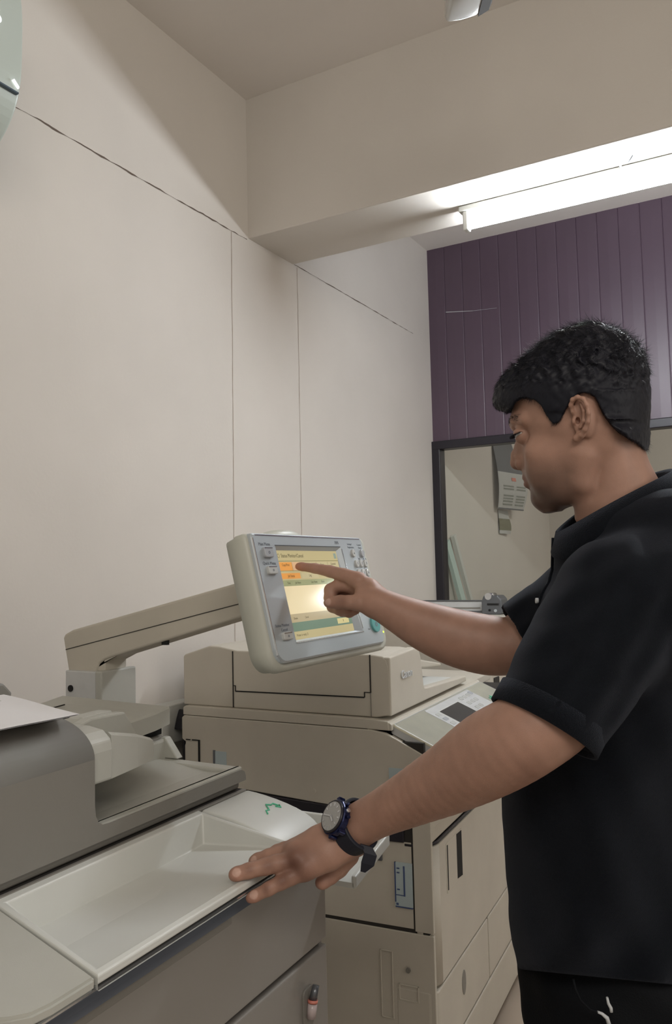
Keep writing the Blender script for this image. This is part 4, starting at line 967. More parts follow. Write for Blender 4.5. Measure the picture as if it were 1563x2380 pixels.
# ears
for sg in (1, -1):
    def E_(px, py, l): return H(px - 1345 + 1345 + 0.078 * SINY / HS, py, sg * l, True)
    G.ell(E_(1352, 968, 0.0775), (0.0118, 0.0265, 0.0038), 0.004)
    G.ell(E_(1366, 975, 0.072), (0.010, 0.024, 0.008), 0.006)
    helix = [(1343, 968, .078), (1333, 957, .0795), (1329, 942, .082), (1334, 929, .0845), (1346, 923, .0865), (1360, 927, .0885), (1369, 941, .090), (1373, 960, .090), (1371, 980, .0885), (1363, 998, .086), (1354, 1011, .083)]
    G.chain([E_(*p) for p in helix], [0.0022, 0.0026, 0.0028, 0.0028, 0.0028, 0.0028, 0.0028, 0.0028, 0.0028, 0.003, 0.0032], 0.0018)
    G.chain([E_(1351, 1012, .080), E_(1341, 1019, .078)], [0.0050, 0.0052], 0.003)
    G.ell(E_(1349, 972, 0.0845), (0.0068, 0.0125, 0.0050), 0.002, 'sub')
    G.ell(E_(1350, 945, 0.0865), (0.0050, 0.0065, 0.0030), 0.002, 'sub')
    G.chain([E_(1352, 938, .0835), E_(1361, 955, .0855), E_(1360, 978, .085), E_(1351, 994, .083)], [0.0018, 0.0024, 0.0024, 0.0020], 0.002)
    G.ell(E_(1336, 979, 0.0790), (0.0034, 0.0052, 0.0042), 0.002)
    G.ell(E_(1344, 978, 0.0780), (0.0030, 0.0048, 0.0050), 0.001, 'sub')
Vh, Fh = G.mesh(); Vh = weld(Vh, Fh, 1, 0.4)
# colour of the skin: lips, shaved beard, lids, inside of the ear
def blob(V, c, r): return np.exp(-(((V - c) / np.array(r)) ** 2).sum(1))
ah = np.tile(np.array(SKIN), (len(Vh), 1)); vx = 1345 + Vh[:, 0] / HS; vy = 1000 - Vh[:, 1] / HS; vl = np.abs(Vh[:, 2])
lipm = (np.clip(1 - ((vy - 1117.5) / 15.5) ** 2, 0, 1) * (vx < 1246 - 0) * np.clip((0.0235 - vl) / 0.003, 0, 1) * (vy > 1103) * (vy < 1134) * (vx > 1213))
jaw = np.clip((vy - (1062 + np.clip((vx - 1240) / 110, 0, 1) * -10)) / 45, 0, 1) * np.clip((1385 - vx) / 45, 0, 1) * np.clip((1210 - vy) / 26, 0, 1)
mous = np.exp(-((vy - 1101) / 8) ** 2) * (vx < 1242) * np.clip((0.026 - vl) / 0.006, 0, 1) * (vy > 1092)
chinb = np.clip((vy - 1120) / 45, 0, 1) * np.clip((1340 - vx) / 40, 0, 1)
beard = np.clip(np.maximum(jaw * 0.55 + chinb * 0.42, mous * 0.50), 0, 0.85)
ah = ah * (1 - beard[:, None]) + np.array([0.090, 0.058, 0.046]) * beard[:, None]
ah = ah * (1 - 0.7 * lipm[:, None]) + np.array([0.230, 0.110, 0.092]) * 0.7 * lipm[:, None]
hv = head_to_world(Vh[:, 0], Vh[:, 1], Vh[:, 2])

# ---- arms and hands (world space)
def seg(pts): return [A3(*p[:3]) for p in pts], [p[3] for p in pts]
def spl(pts, n=5):
    p = np.array(pts, float); p = np.vstack([2 * p[0] - p[1], p, 2 * p[-1] - p[-2]]); o = []
    for i in range(1, len(p) - 2):
        for k in range(n):
            t = k / n; o.append(0.5 * (2 * p[i] + (p[i + 1] - p[i - 1]) * t + (2 * p[i - 1] - 5 * p[i] + 4 * p[i + 1] - p[i + 2]) * t * t + (3 * p[i] - p[i - 1] - 3 * p[i + 1] + p[i + 2]) * t ** 3))
    o.append(p[-2]); return [tuple(float(w_) for w_ in q) for q in o]
def limb(G, P, R_):
    for i in range(len(P) - 1): G.chain(P[i:i + 2], R_[i:i + 2], 0.0008)
def finger(G, pts, k=0.004, ki=0.003): P, R_ = seg(pts); G.chain(P, R_, k, 'add', ki)
# left arm, resting on the front photocopier
GL = SDF((-0.68, 0.78, 0.885), (-0.10, 1.10, 1.36), 0.00145)
P, R_ = seg(spl([(1490, 1390, .985, .048), (1400, 1490, .950, .053), (1305, 1630, .92, .0505), (1228, 1702, .905, .0465), (1140, 1752, .93, .0470), (1050, 1806, .965, .0405), (950, 1858, 1.005, .0325), (880, 1893, 1.032, .0275), (835, 1917, 1.045, .0268), (800, 1938, 1.05, .0255)]))
limb(GL, P, R_)
CN = np.array(-FWD); CU = np.array(-CD); CRn = np.array(CR)
# hand: back of the hand as overlapping metacarpals
wr = (808, 1940, 1.05, .021)
mets = [((828, 1955, 1.046, .0185), (765, 1990, 1.035, .0175), (710, 2022, 1.026, .0135)),   # little
        ((815, 1940, 1.048, .0195), (755, 1972, 1.040, .0180), (690, 1999, 1.032, .0140)),   # ring
        ((808, 1930, 1.052, .0185), (745, 1957, 1.048, .0165), (682, 1983, 1.045, .0140)),   # middle
        ((800, 1925, 1.056, .0170), (738, 1950, 1.056, .0150), (685, 1973, 1.060, .0130))]   # index
for m in mets: P, R_ = seg(m); GL.chain(P, R_, 0.010, 'add', 0.004)
finger(GL, [(712, 2021, 1.026, .0125), (674, 2040, 1.020, .0098), (655, 2050, 1.018, .0092), (625, 2066, 1.015, .0084), (592, 2083, 1.0145, .0072), (583, 2087, 1.0145, .0064)], 0.004)
finger(GL, [(690, 2000, 1.032, .0132), (640, 2008, 1.026, .0108), (618, 2014, 1.024, .0102), (578, 2024, 1.021, .0094), (552, 2031, 1.0195, .0086), (546, 2033, 1.0195, .0080)], 0.0035)
finger(GL, [(680, 1984, 1.046, .0130), (648, 1986, 1.050, .0104), (626, 1991, 1.052, .0098), (600, 1999, 1.0545, .0088), (592, 2002, 1.0555, .0080)], 0.0035)
finger(GL, [(686, 1973, 1.060, .0122), (662, 1975, 1.066, .0098), (645, 1980, 1.069, .0092), (622, 1990, 1.071, .0080), (615, 1994, 1.0715, .0074)], 0.0035)
finger(GL, [(805, 1985, 1.066, .0175), (785, 2015, 1.066, .0140), (768, 2035, 1.062, .0110), (752, 2049, 1.056, .0090), (748, 2052, 1.055, .0082)], 0.006)
# knuckles, tendons
for (x, y, d, r) in ((712, 2014, 1.020, .0085), (690, 1991, 1.026, .009), (683, 1975, 1.040, .0085)): GL.ell(A3(x, y, d), (r, r, r), 0.008)
VL, FL = GL.mesh(); VL = weld(VL, FL, 3, 0.45)
# right arm, pointing at the touch panel
GR = SDF((-0.84, 1.08, 1.10), (-0.16, 1.42, 1.40), 0.00145)
P, R_ = seg(spl([(1400, 1330, 1.26, .060), (1300, 1430, 1.27, .056), (1235, 1490, 1.275, .053), (1185, 1502, 1.275, .0445), (1130, 1498, 1.28, .0465), (1060, 1482, 1.285, .0445), (990, 1456, 1.29, .0385), (930, 1428, 1.295, .0305), (893, 1409, 1.30, .0262), (875, 1400, 1.305, .0250)]))
limb(GR, P, R_)
mr = [((880, 1392, 1.325, .0190), (858, 1368, 1.330, .0165), (832, 1351, 1.338, .0135)),
      ((880, 1397, 1.335, .0190), (855, 1378, 1.345, .0170), (825, 1362, 1.352, .0140)),
      ((882, 1405, 1.340, .0180), (858, 1392, 1.355, .0165), (832, 1382, 1.365, .0135)),
      ((885, 1412, 1.335, .0180), (862, 1408, 1.350, .0160), (842, 1402, 1.368, .0130))]
for m in mr: P, R_ = seg(m); GR.chain(P, R_, 0.012, 'add', 0.004)
finger(GR, [(834, 1349, 1.337, .0138), (800, 1337, 1.352, .0112), (768, 1328, 1.366, .0100), (732, 1321, 1.378, .0084), (702, 1317, 1.388, .0072), (695, 1316.5, 1.390, .0064)], 0.005)
finger(GR, [(825, 1362, 1.350, .0130), (790, 1360, 1.362, .0112), (770, 1372, 1.366, .0116), (768, 1390, 1.360, .0106), (782, 1402, 1.350, .0095), (800, 1402, 1.343, .009)], 0.0030)
finger(GR, [(832, 1382, 1.365, .0125), (800, 1380, 1.378, .0108), (776, 1394, 1.380, .0108), (774, 1410, 1.372, .0100), (790, 1418, 1.360, .0090), (806, 1416, 1.352, .0085)], 0.0030)
finger(GR, [(842, 1400, 1.368, .0115), (818, 1400, 1.384, .0098), (796, 1410, 1.386, .0095), (796, 1421, 1.376, .0088), (812, 1424, 1.364, .0082), (826, 1418, 1.356, .008)], 0.0030)
finger(GR, [(892, 1410, 1.300, .0205), (866, 1407, 1.300, .0180), (835, 1401, 1.302, .0132), (812, 1400, 1.306, .0112), (792, 1399, 1.311, .0108), (770, 1400, 1.317, .0094), (764, 1400.5, 1.319, .0082)], 0.006)
P, R_ = seg([(862, 1372, 1.318, .0150), (845, 1380, 1.318, .0130), (850, 1392, 1.312, .0150)]); GR.chain(P, R_, 0.010)
VR, FR2 = GR.mesh(); VR = weld(VR, FR2, 3, 0.45)
def tone(V, nails, dark, pink):
    a = np.tile(np.array(SKIN), (len(V), 1))
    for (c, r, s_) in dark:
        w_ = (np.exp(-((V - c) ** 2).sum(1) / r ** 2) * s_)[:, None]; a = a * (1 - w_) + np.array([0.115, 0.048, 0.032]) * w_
    for (c, r, s_) in pink:
        w_ = (np.exp(-((V - c) ** 2).sum(1) / r ** 2) * s_)[:, None]; a = a * (1 - w_) + np.array([0.40, 0.19, 0.14]) * w_
    for (c, r) in nails:
        d = np.sqrt(((V - c) ** 2).sum(1)); w_ = np.clip((r - d) / 0.0012, 0, 1)[:, None] * 0.75; a = a * (1 - w_) + np.array([0.60, 0.40, 0.33]) * w_
    return a
aL = tone(VL, [(A3(590, 2079, 1.009), .0062), (A3(549, 2027, 1.011), .0066), (A3(588, 1997, 1.047), .0055)],
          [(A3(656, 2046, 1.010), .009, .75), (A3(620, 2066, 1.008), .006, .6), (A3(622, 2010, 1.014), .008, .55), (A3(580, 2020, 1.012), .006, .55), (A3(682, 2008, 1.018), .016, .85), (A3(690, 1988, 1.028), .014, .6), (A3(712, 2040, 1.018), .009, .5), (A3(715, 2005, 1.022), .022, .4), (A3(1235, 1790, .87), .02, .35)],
          [(A3(584, 2088, 1.008), .010, .5), (A3(548, 2036, 1.012), .010, .5), (A3(750, 2050, 1.05), .02, .25)])
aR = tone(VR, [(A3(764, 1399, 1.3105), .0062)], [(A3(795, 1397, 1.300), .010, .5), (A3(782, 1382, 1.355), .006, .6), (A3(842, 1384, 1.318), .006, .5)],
          [(A3(698, 1318, 1.384), .012, .45), (A3(766, 1402, 1.312), .010, .4), (A3(815, 1424, 1.356), .02, .35)])
ns = [len(hv), len(VL), len(VR)]
person = np_mesh('person', np.concatenate([hv, VL, VR]), np.concatenate([Fh, FL + ns[0], FR2 + ns[0] + ns[1]]), 'skin', None, np.concatenate([ah, aL, aR]))
person['label'] = 'young man with short black hair in a black polo shirt, pointing at the touch panel'; person['category'] = 'person'

# eyes
def hw(p): return Vector(head_to_world(np.array([p[0]]), np.array([p[1]]), np.array([p[2]]))[0])
for sg in (1, -1):
    c = EYE[sg][0]; b = MB(); b.ell(tuple(hw(c)), (0.0124, 0.0124, 0.0124), 'eyew', 32)
    e_ = b.build('eye', person)
    g = hw(c + np.array([-0.0112, -0.0058, 0.0])); o = hw(c); d = (g - o).normalized()
    u = d.orthogonal().normalized(); v_ = d.cross(u); b = MB(); vs = [o + d * 0.01275]; R_ = 0.0054
    for k in range(20): a = 2 * math.pi * k / 20; vs.append(o + (d * math.sqrt(0.01265 ** 2 - R_ ** 2) + (u * math.cos(a) + v_ * math.sin(a)) * R_))
    b.raw(vs, [[0, 1 + k, 1 + (k + 1) % 20] for k in range(20)], 'iris', True); b.build('iris', e_)
# ------------------------------------------------------------------ hair
GHh = SDF((-0.135, -0.045, -0.100), (0.112, 0.165, 0.100), 0.0014)
pyh = 1000 - GHh.ax[1] / HS
hf = [(750, 1372), (754, 1340), (762, 1315), (775, 1292), (795, 1262), (815, 1240), (835, 1218), (855, 1192), (875, 1170), (895, 1156), (915, 1149), (935, 1147), (948, 1151), (957, 1163), (961, 1185), (966, 1260), (975, 1380)]
hb = [(750, 1385), (754, 1410), (762, 1430), (775, 1452), (795, 1474), (815, 1490), (835, 1499), (855, 1504), (875, 1507), (900, 1508), (940, 1508), (950, 1507), (957, 1506), (961, 1506), (966, 1505), (975, 1500)]
hwid = [(750, 0.006), (754, 0.024), (762, 0.037), (775, 0.048), (795, 0.061), (815, 0.069), (835, 0.0745), (855, 0.078), (900, 0.0800), (935, 0.0795), (961, 0.0785), (975, 0.077)]
slicebody(GHh, pyh, hf, hb, hwid, 2.0, 2.15, 0, 5.0, 0.16)
# lower back and nape
hf2 = [(905, 1262), (960, 1264), (984, 1272), (992, 1380), (1005, 1430), (1030, 1470), (1048, 1496)]
hb2 = [(905, 1507), (940, 1508), (960, 1508), (1000, 1505), (1030, 1502), (1048, 1503)]
hw2 = [(905, 0.0785), (940, 0.0785), (960, 0.0778), (1000, 0.071), (1030, 0.060), (1048, 0.045)]
slicebody(GHh, pyh, hf2, hb2, hw2, 2.1, 2.15, 0.004, 4.0, 0.10)
# close-cropped sides follow the skull
def resample(src, s0, s1):
    o = src
    for ax in range(3):
        t = (s1.ax[ax] - s0.lo[ax]) / s0.h; n = o.shape[ax]; i = np.clip(np.floor(t).astype(int), 0, n - 2); f = np.clip(t - i, 0, 1).astype(np.float32)
        sh = [1, 1, 1]; sh[ax] = -1; o = np.take(o, i, ax) * (1 - f.reshape(sh)) + np.take(o, i + 1, ax) * f.reshape(sh)
        bad = (t < 0) | (t > n - 1); q = [slice(None)] * 3; q[ax] = bad; o[tuple(q)] = 0.05
    return o
GHh.mix((slice(None),) * 3, resample(G_SKULL, G, GHh) - np.float32(0.0036), 0.004, 'add')
# carve everything in front of the hairline at the temples, under the fringe and round the ear
X = GHh.ax[0][:, None, None]; Y = GHh.ax[1][None, :, None]; Z = np.abs(GHh.ax[2])[None, None, :]
mpx = 1345 + X / HS; mpy = 1000 - Y / HS
ipx = mpx - Z * SINY / HS            # where it shows in the photo on the near side
# hairline as the lower limit of the hair seen from the side: y = f(x)
hx = np.array([1100, 1140, 1150, 1165, 1180, 1192, 1200, 1212, 1228, 1245, 1258, 1266, 1272, 1280, 1288, 1298, 1306, 1314, 1324, 1330, 1345, 1362, 1380, 1392, 1403, 1420, 1440, 1462, 1485, 1500, 1520, 1560])
hy = np.array([935, 946, 955, 962, 958, 945, 930, 924, 925, 930, 942, 956, 968, 979, 985, 982, 972, 955, 938, 928, 915, 912, 920, 936, 960, 985, 1004, 1018, 1030, 1044, 1050, 1050])
lim = np.interp(ipx, hx, hy)
nz = 1.5 * np.sin(ipx * 0.55) * np.sin(Z * 900)
carve = ((mpy - lim + nz) * HS * 0.75).astype(np.float32)
# inner side of the fringe stays on the forehead side: leave it only near the front
GHh.v = np.maximum(GHh.v, carve)
# thin the sides: the near and far walls of hair lie close to the skull below the parting
# uneven locks
def fbm(X, Y, Z, f):
    return (np.sin(X * f + 1.3 * np.sin(Y * f * 0.7)) * np.sin(Y * f * 0.9 + 2.1 + np.sin(Z * f * 0.8)) * np.sin(Z * f * 1.1 + 0.7 + 1.1 * np.sin(X * f * 0.6)))
top = np.clip((925 - mpy) / 90, 0.12, 1)
GHh.v += (top * (0.0050 * fbm(X, Y, GHh.ax[2][None, None, :], 210.0) + 0.0022 * fbm(X + 0.3, Y, GHh.ax[2][None, None, :], 420.0))).astype(np.float32)
Vr, Fr_ = GHh.mesh(); Vr = weld(Vr, Fr_, 1, 0.5)
hairw = head_to_world(Vr[:, 0], Vr[:, 1], Vr[:, 2])
# strands grown out of the hair volume
rng = np.random.default_rng(5)
P0 = Vr[Fr_].mean(1); e1 = Vr[Fr_[:, 1]] - Vr[Fr_[:, 0]]; e2 = Vr[Fr_[:, 3]] - Vr[Fr_[:, 0]]; Nn = np.cross(e1, e2); Nn /= np.linalg.norm(Nn, axis=1)[:, None] + 1e-9
cen = np.array([0.0, 0.03, 0.0]); out_ = ((P0 - cen) * Nn).sum(1) > 0; Nn[~out_] *= -1
ppx = 1345 + P0[:, 0] / HS - np.abs(P0[:, 2]) * SINY / HS; ppy = 1000 - P0[:, 1] / HS
prob = np.where(ppy < 905, 1.0, 0.75); prob[(ppx < 1235)] = 1.5; prob[P0[:, 2] < -0.045] = 0.12
sel = rng.choice(len(P0), 19000, p=prob / prob.sum())
SV = []; SF = []
for i in sel:
    p = P0[i].copy(); n = Nn[i]; y = ppy[i]; x = ppx[i]
    t_top = np.clip((900 - y) / 90, 0, 1)
    flow = np.array([-0.75 if x < 1400 else 0.25, -0.55 if x < 1230 or y > 880 else -0.15, 0.15 * np.sign(p[2])])
    if y > 900: flow = np.array([0.05 if x > 1320 else -0.25, -1.0, 0.0])
    flow = flow + rng.normal(0, 0.35 * t_top + 0.12, 3); flow -= n * flow.dot(n); flow /= np.linalg.norm(flow) + 1e-9
    L = (0.0075 + 0.0095 * t_top) * rng.uniform(0.6, 1.3); lift = rng.uniform(0.03, 0.20) * (0.35 + t_top) + (rng.uniform(0.02, 0.22) if y > 900 or x < 1235 else 0)
    curl_ = rng.normal(0, 1, 3); curl_ -= flow * curl_.dot(flow); curl_ *= 0.35 * t_top + 0.05
    r = rng.uniform(0.00014, 0.00024) * (1.0 + 0.5 * t_top); base = len(SV); q = p - n * 0.001; dcur = flow + n * lift
    side = np.cross(dcur, n); side /= np.linalg.norm(side) + 1e-9; up = np.cross(side, dcur); up /= np.linalg.norm(up) + 1e-9
    for s_ in range(5):
        rr = r * (1 - s_ / 4.4)
        for a in (0.0, 2.094, 4.189): SV.append(q + (side * math.cos(a) + up * math.sin(a)) * rr)
        dcur = dcur + curl_ * 0.5 - n * lift * 0.45 * (s_ / 3); q = q + dcur / np.linalg.norm(dcur) * L / 4
    for s_ in range(4):
        for j in range(3): SF.append((base + s_ * 3 + j, base + s_ * 3 + (j + 1) % 3, base + s_ * 3 + 3 + (j + 1) % 3, base + s_ * 3 + 3 + j))
SV = np.array(SV); SW = head_to_world(SV[:, 0], SV[:, 1], SV[:, 2])
np_mesh('hair', np.concatenate([hairw, SW]), np.concatenate([Fr_, np.array(SF) + len(hairw)]), 'hair', person)
# eyebrows, lashes
def hairs(name, pts, n, L, r, dirf, spread):
    V = []; F_ = []
    for _ in range(n):
        t = rng.uniform(0, len(pts) - 1.001); i = int(t); f = t - i; c = pts[i] * (1 - f) + pts[i + 1] * f
        c = c + rng.normal(0, 1, 3) * np.array(spread); d = dirf(t / (len(pts) - 1)) + rng.normal(0, 0.18, 3); d /= np.linalg.norm(d); b0 = len(V)
        sd = np.cross(d, [0.3, 0.5, 0.8]); sd /= np.linalg.norm(sd); up = np.cross(sd, d)
        for s_ in range(3):
            for a in (0, 2.09, 4.19): V.append(c + d * L * s_ / 2 + (sd * math.cos(a) + up * math.sin(a)) * r * (1 - s_ / 2.3))
        for s_ in range(2):
            for j in range(3): F_.append((b0 + s_ * 3 + j, b0 + s_ * 3 + (j + 1) % 3, b0 + s_ * 3 + 3 + (j + 1) % 3, b0 + s_ * 3 + 3 + j))
    V = np.array(V); np_mesh(name, head_to_world(V[:, 0], V[:, 1], V[:, 2]), np.array(F_), 'hair', person)
for sg in (1, -1):
    bp = [np.array([surfA(y_, sg * l_), -(y_ - 1000) * HS, sg * l_]) for y_, l_ in ((988, .008), (984, .016), (979, .024), (974, .032), (971, .040), (971, .047))]
    hairs('eyebrow', bp, 420, 0.0065, 0.00016, lambda t: np.array([0.15 + t * 0.7, 0.55 - t * 0.5, sg * (0.75)]), (0.0006, 0.0021, 0.001))
    ec, onb = EYE[sg]; lp = [onb(t, -0.0030 + 0.0060 * max(0, (t - 10) / 74) ** 1.2, 0.0143) for t in np.linspace(-40, 84, 12)]
    hairs('eyelash', lp, 220, 0.0060, 0.00020, lambda t: np.array([-0.9 + t * 0.5, -0.45, sg * (t * 1.0 - 0.2)]), (0.0002, 0.0003, 0.0002))

# ------------------------------------------------------------------ polo shirt (thick cloth surface built around the body)
GS = SDF((-0.50, 0.80, 0.70), (0.30, 1.50, 1.50), 0.0032)
# torso in photo-aligned slices
XX, YY, ZZ = np.meshgrid(GS.ax[0], GS.ax[1], GS.ax[2], indexing='ij')
qx = XX; qy = YY; qz = ZZ - CAMZ
dd = qx * FWD[0] + qy * FWD[1] + qz * FWD[2]
ppx = CXP + FPX * (qx * CR[0] + qy * CR[1] + qz * CR[2]) / dd
ppy = CYP + FPX * (qx * CD[0] + qy * CD[1] + qz * CD[2]) / dd
def prof(tab, y, sig=12):
    ys = np.arange(1000, 2500, 4.0); t = gs([p[0] for p in tab], [p[1] for p in tab], ys, sig); return np.interp(y, ys, t)
fr = [(1225, 1420), (1240, 1340), (1255, 1300), (1285, 1284), (1320, 1283), (1350, 1277), (1375, 1262), (1395, 1254), (1430, 1250), (1480, 1240), (1530, 1226), (1580, 1212), (1650, 1200), (1740, 1186), (1820, 1174), (1900, 1171), (1960, 1174), (2040, 1182), (2083, 1188), (2140, 1184), (2195, 1183), (2235, 1195), (2262, 1202), (2300, 1205)]
bk = [(1180, 1560), (1215, 1640), (1280, 1700), (1400, 1745), (1600, 1760), (1800, 1740), (2000, 1710), (2150, 1720), (2300, 1745)]
dn = [(1180, 1.06), (1240, 1.035), (1300, 0.995), (1380, 0.962), (1450, 0.955), (1600, 0.955), (1800, 0.960), (2000, 0.962), (2300, 0.945)]   # near surface depth
df = [(1180, 1.16), (1230, 1.22), (1300, 1.275), (1400, 1.29), (1600, 1.29), (1800, 1.285), (2000, 1.28), (2300, 1.29)]      # far surface depth
f_ = prof(fr, ppy, 9); b_k = prof(bk, ppy, 20); n_ = prof(dn, ppy, 20); m_ = prof(df, ppy, 20)
xc = (f_ + b_k) / 2; ax_ = (b_k - f_) / 2 * dd / FPX; dc = (n_ + m_) / 2; dw = (m_ - n_) / 2
tx = (ppx - xc) * dd / FPX / ax_; td = (dd - dc) / dw
# cloth folds: long soft ridges running down and across the belly
fold = 0.0055 * np.sin((ppx * 0.8 + ppy * 0.42) * 0.028 + 1.2 * np.sin(ppy * 0.011)) * np.clip((ppy - 1650) / 250, 0, 1) + 0.0016 * np.sin(ppx * 0.045 - ppy * 0.02)
pw_ = 2.3
g = (np.abs(tx) ** pw_ + np.abs(td) ** pw_) ** (1 / pw_)
d = (g - 1) * np.minimum(ax_, dw) + fold
zb = A3(1300, 2262, 1.0)[2]
hem = (ppy - (2262 + (ppx - 1200) * 0.10 - 10)) * dd / FPX
d = np.maximum(d, hem); d = np.maximum(d, (1232 - ppy) * dd / FPX)
GS.v = np.minimum(GS.v, d.astype(np.float32))
# shoulders and sleeves
P, R_ = seg([(1450, 1315, 1.05, .045), (1570, 1300, 1.00, .060), (1560, 1390, .97, .076)]); GS.chain(P, R_, 0.05)
P, R_ = seg([(1395, 1262, 1.045, .034), (1450, 1250, 1.03, .042), (1560, 1230, 1.02, .048), (1600, 1250, 1.07, .045)]); GS.chain(P, R_, 0.04)
P, R_ = seg([(1395, 1265, 1.12, .034), (1480, 1245, 1.13, .043), (1590, 1245, 1.13, .045)]); GS.chain(P, R_, 0.04)
def sleeve(G, pts, cuff_n, cuff_p, k):
    P, R_ = seg(pts); P = [np.array(p) for p in P]
    m = 0.12; lo = np.min(P, 0) - m; hi = np.max(P, 0) + m; sl, X, Y, Z = G.sub(lo, hi); d = None
    for i in range(len(P) - 1):
        e = G.segd(X, Y, Z, P[i], P[i + 1], R_[i], R_[i + 1]); d = e if d is None else np.minimum(d, e)
    wr_ = 0.0016 * np.sin(X * 130 + Y * 60 - Z * 90) + 0.001 * np.sin(X * 70 - Z * 160)
    d = d + wr_
    cn = np.array(cuff_n, float); cn /= np.linalg.norm(cn); pl = (X - cuff_p[0]) * cn[0] + (Y - cuff_p[1]) * cn[1] + (Z - cuff_p[2]) * cn[2]
    d = np.maximum(d, pl); G.mix(sl, d.astype(np.float32), k, 'add')
    return cn
cpL = A3(1266, 1682, .915); axL = A3(1262, 1690, .912) - A3(1470, 1330, .965)
LS = [(1560, 1400, .970, .082), (1450, 1402, .960, .080), (1355, 1540, .935, .0720), (1275, 1675, .913, .0615), (1240, 1730, .905, .059)]
cnL = axL / np.linalg.norm(axL); cnL = cnL + 0.08 * np.array(CU) * -1
sleeve(GS, LS, cnL, cpL, 0.022)
RS = [(1440, 1340, 1.245, .075), (1360, 1395, 1.255, .070), (1290, 1440, 1.262, .066), (1215, 1482, 1.270, .0575), (1180, 1500, 1.27, .056)]
cpR = A3(1200, 1470, 1.268); axR = A3(1190, 1480, 1.268) - A3(1330, 1440, 1.262); cnR = axR / np.linalg.norm(axR) - 0.45 * np.array(CU) * -1
sleeve(GS, RS, -(-axR / np.linalg.norm(axR) + 0.25 * np.array(CU)) , cpR, 0.02)
# hollow the cuffs, carve the neck opening
P, R_ = seg([(1225, 1750, .903, .0575), (1290, 1645, .918, .056)]); GS.chain(P, R_, 0.002, 'sub')
P, R_ = seg([(1140, 1500, 1.272, .0500), (1225, 1478, 1.270, .0515)]); GS.chain(P, R_, 0.002, 'sub')
nkc = A3(1435, 1165, 1.085)
P, R_ = seg([(1400, 1110, 1.085, .062), (1440, 1195, 1.085, .060)]); GS.chain(P, R_, 0.004, 'sub')
Vs, Fs = GS.mesh(); Vs = weld(Vs, Fs, 3, 0.5)
shirt = np_mesh('polo_shirt', Vs, Fs, 'cloth', person)
# ribbed cuffs
def band(name, c, n, ru, rv, udir, wdt, th, m, parent, seg_n=64, tilt=0.0):
    n = Vector(n).normalized(); u = Vector(udir); u = (u - n * u.dot(n)).normalized(); v = n.cross(u); c = Vector(c); rings = []
    for k in range(seg_n + 1):
        a = 2 * math.pi * k / seg_n; r = u * (ru * math.cos(a)) + v * (rv * math.sin(a)); o = r.normalized()
        rings.append([c + r - n * wdt / 2 + o * th, c + r + n * wdt / 2 + o * th, c + r + n * wdt / 2 - o * th, c + r - n * wdt / 2 - o * th])
    b = MB(); b.loft(rings, m, True, True, False); return b.build(name, parent)
cL = A3(1268, 1684, .913); band('cuff', cL - cnL / np.linalg.norm(cnL) * 0.008, cnL, 0.0622, 0.0622, CR, 0.026, 0.0022, 'ribk', shirt)
# collar: folded band lying round the neck
cf_, cb_ = Vector(at(1296, 1240, 1.085)), Vector(at(1560, 1098, 1.085)); cc = (cf_ + cb_) / 2
ua = (cb_ - cf_) / 2; la = HN * 0.074
down = Vector(-np.array(CU)); rings = []
N_ = 72
for k in range(N_ + 1):
    t = -math.pi + 2 * math.pi * k / N_; t = t * 0.985
    c_, s_ = math.cos(t), math.sin(t); fr_ = max(0.0, -c_) ** 2
    inner = cc + ua * c_ + la * s_; o = (ua.normalized() * c_ * 0.7 + HN * s_).normalized()
    fall = 0.021 + 0.010 * abs(s_) - 0.004 * fr_
    outw = 0.022 - 0.012 * fr_
    top_ = inner - down * 0.007 * s_ * s_
    fold_ = top_ - down * 0.0035 + o * 0.0028
    mid = top_ + o * outw * 0.55 + down * fall * 0.40; edge = top_ + o * outw + down * (fall + 0.010 * (abs(s_) ** 0.5) * (c_ < 0.2))
    edge2 = edge - o * 0.0022 + down * 0.001; mid2 = mid - o * 0.003 + down * 0.002; in2 = inner + down * 0.030 - o * 0.001
    rings.append([in2, top_, fold_, mid, edge, edge2, mid2, top_ + down * 0.006 + o * 0.003])
b = MB(); b.loft(rings, 'ribk', True, True, True); b.build('collar', shirt)
# placket edge and small white button
b = MB(); pts = [at(1286, 1250, 1.085), at(1285, 1290, 1.083), at(1284, 1325, 1.08), at(1276, 1355, 1.08), at(1262, 1376, 1.08), at(1254, 1398, 1.08), at(1250, 1430, 1.08)]
b.tube(pts, 0.0022, 'ribk', 6); b.build('placket', shirt)
b = MB(); c0 = at(1252, 1396, 1.075); b.cyl(c0, c0 + CR * -0.0035, 0.0035, 'white', n=16); b.build('button', shirt, label='small white button')

# ------------------------------------------------------------------ trousers and shoes
GT = SDF((-0.46, 0.80, 0.02), (0.36, 1.50, 0.84), 0.005)
hipN, hipF = A3(1440, 2330, 1.03), A3(1460, 2330, 1.22)
kx = np.array([-0.015, 0.0, 0.0])
def leg(h, foot, rr):
    h = np.array(h); kn = (h * 0.5 + np.array(foot) * 0.5) + np.array([-0.03, 0, 0.02]); kn[2] = 0.46
    GT.chain([h + np.array([0.02, 0, 0.06]), h * 0.75 + kn * 0.25, kn, np.array(foot)], [rr * 1.18, rr, rr * 0.72, rr * 0.55], 0.03, 'add', 0.03)
hN = A3(1470, 2400, 1.08); hF = A3(1475, 2400, 1.21)
fN = (-0.10, 1.03, 0.10); fF = (-0.12, 1.27, 0.10)
leg(hN, fN, 0.105); leg(hF, fF, 0.105)
GT.chain([A3(1430, 2250, 1.085), A3(1445, 2250, 1.20)], [0.108, 0.108], 0.05); GT.chain([A3(1434, 2330, 1.08), A3(1450, 2330, 1.20)], [0.115, 0.115], 0.05)
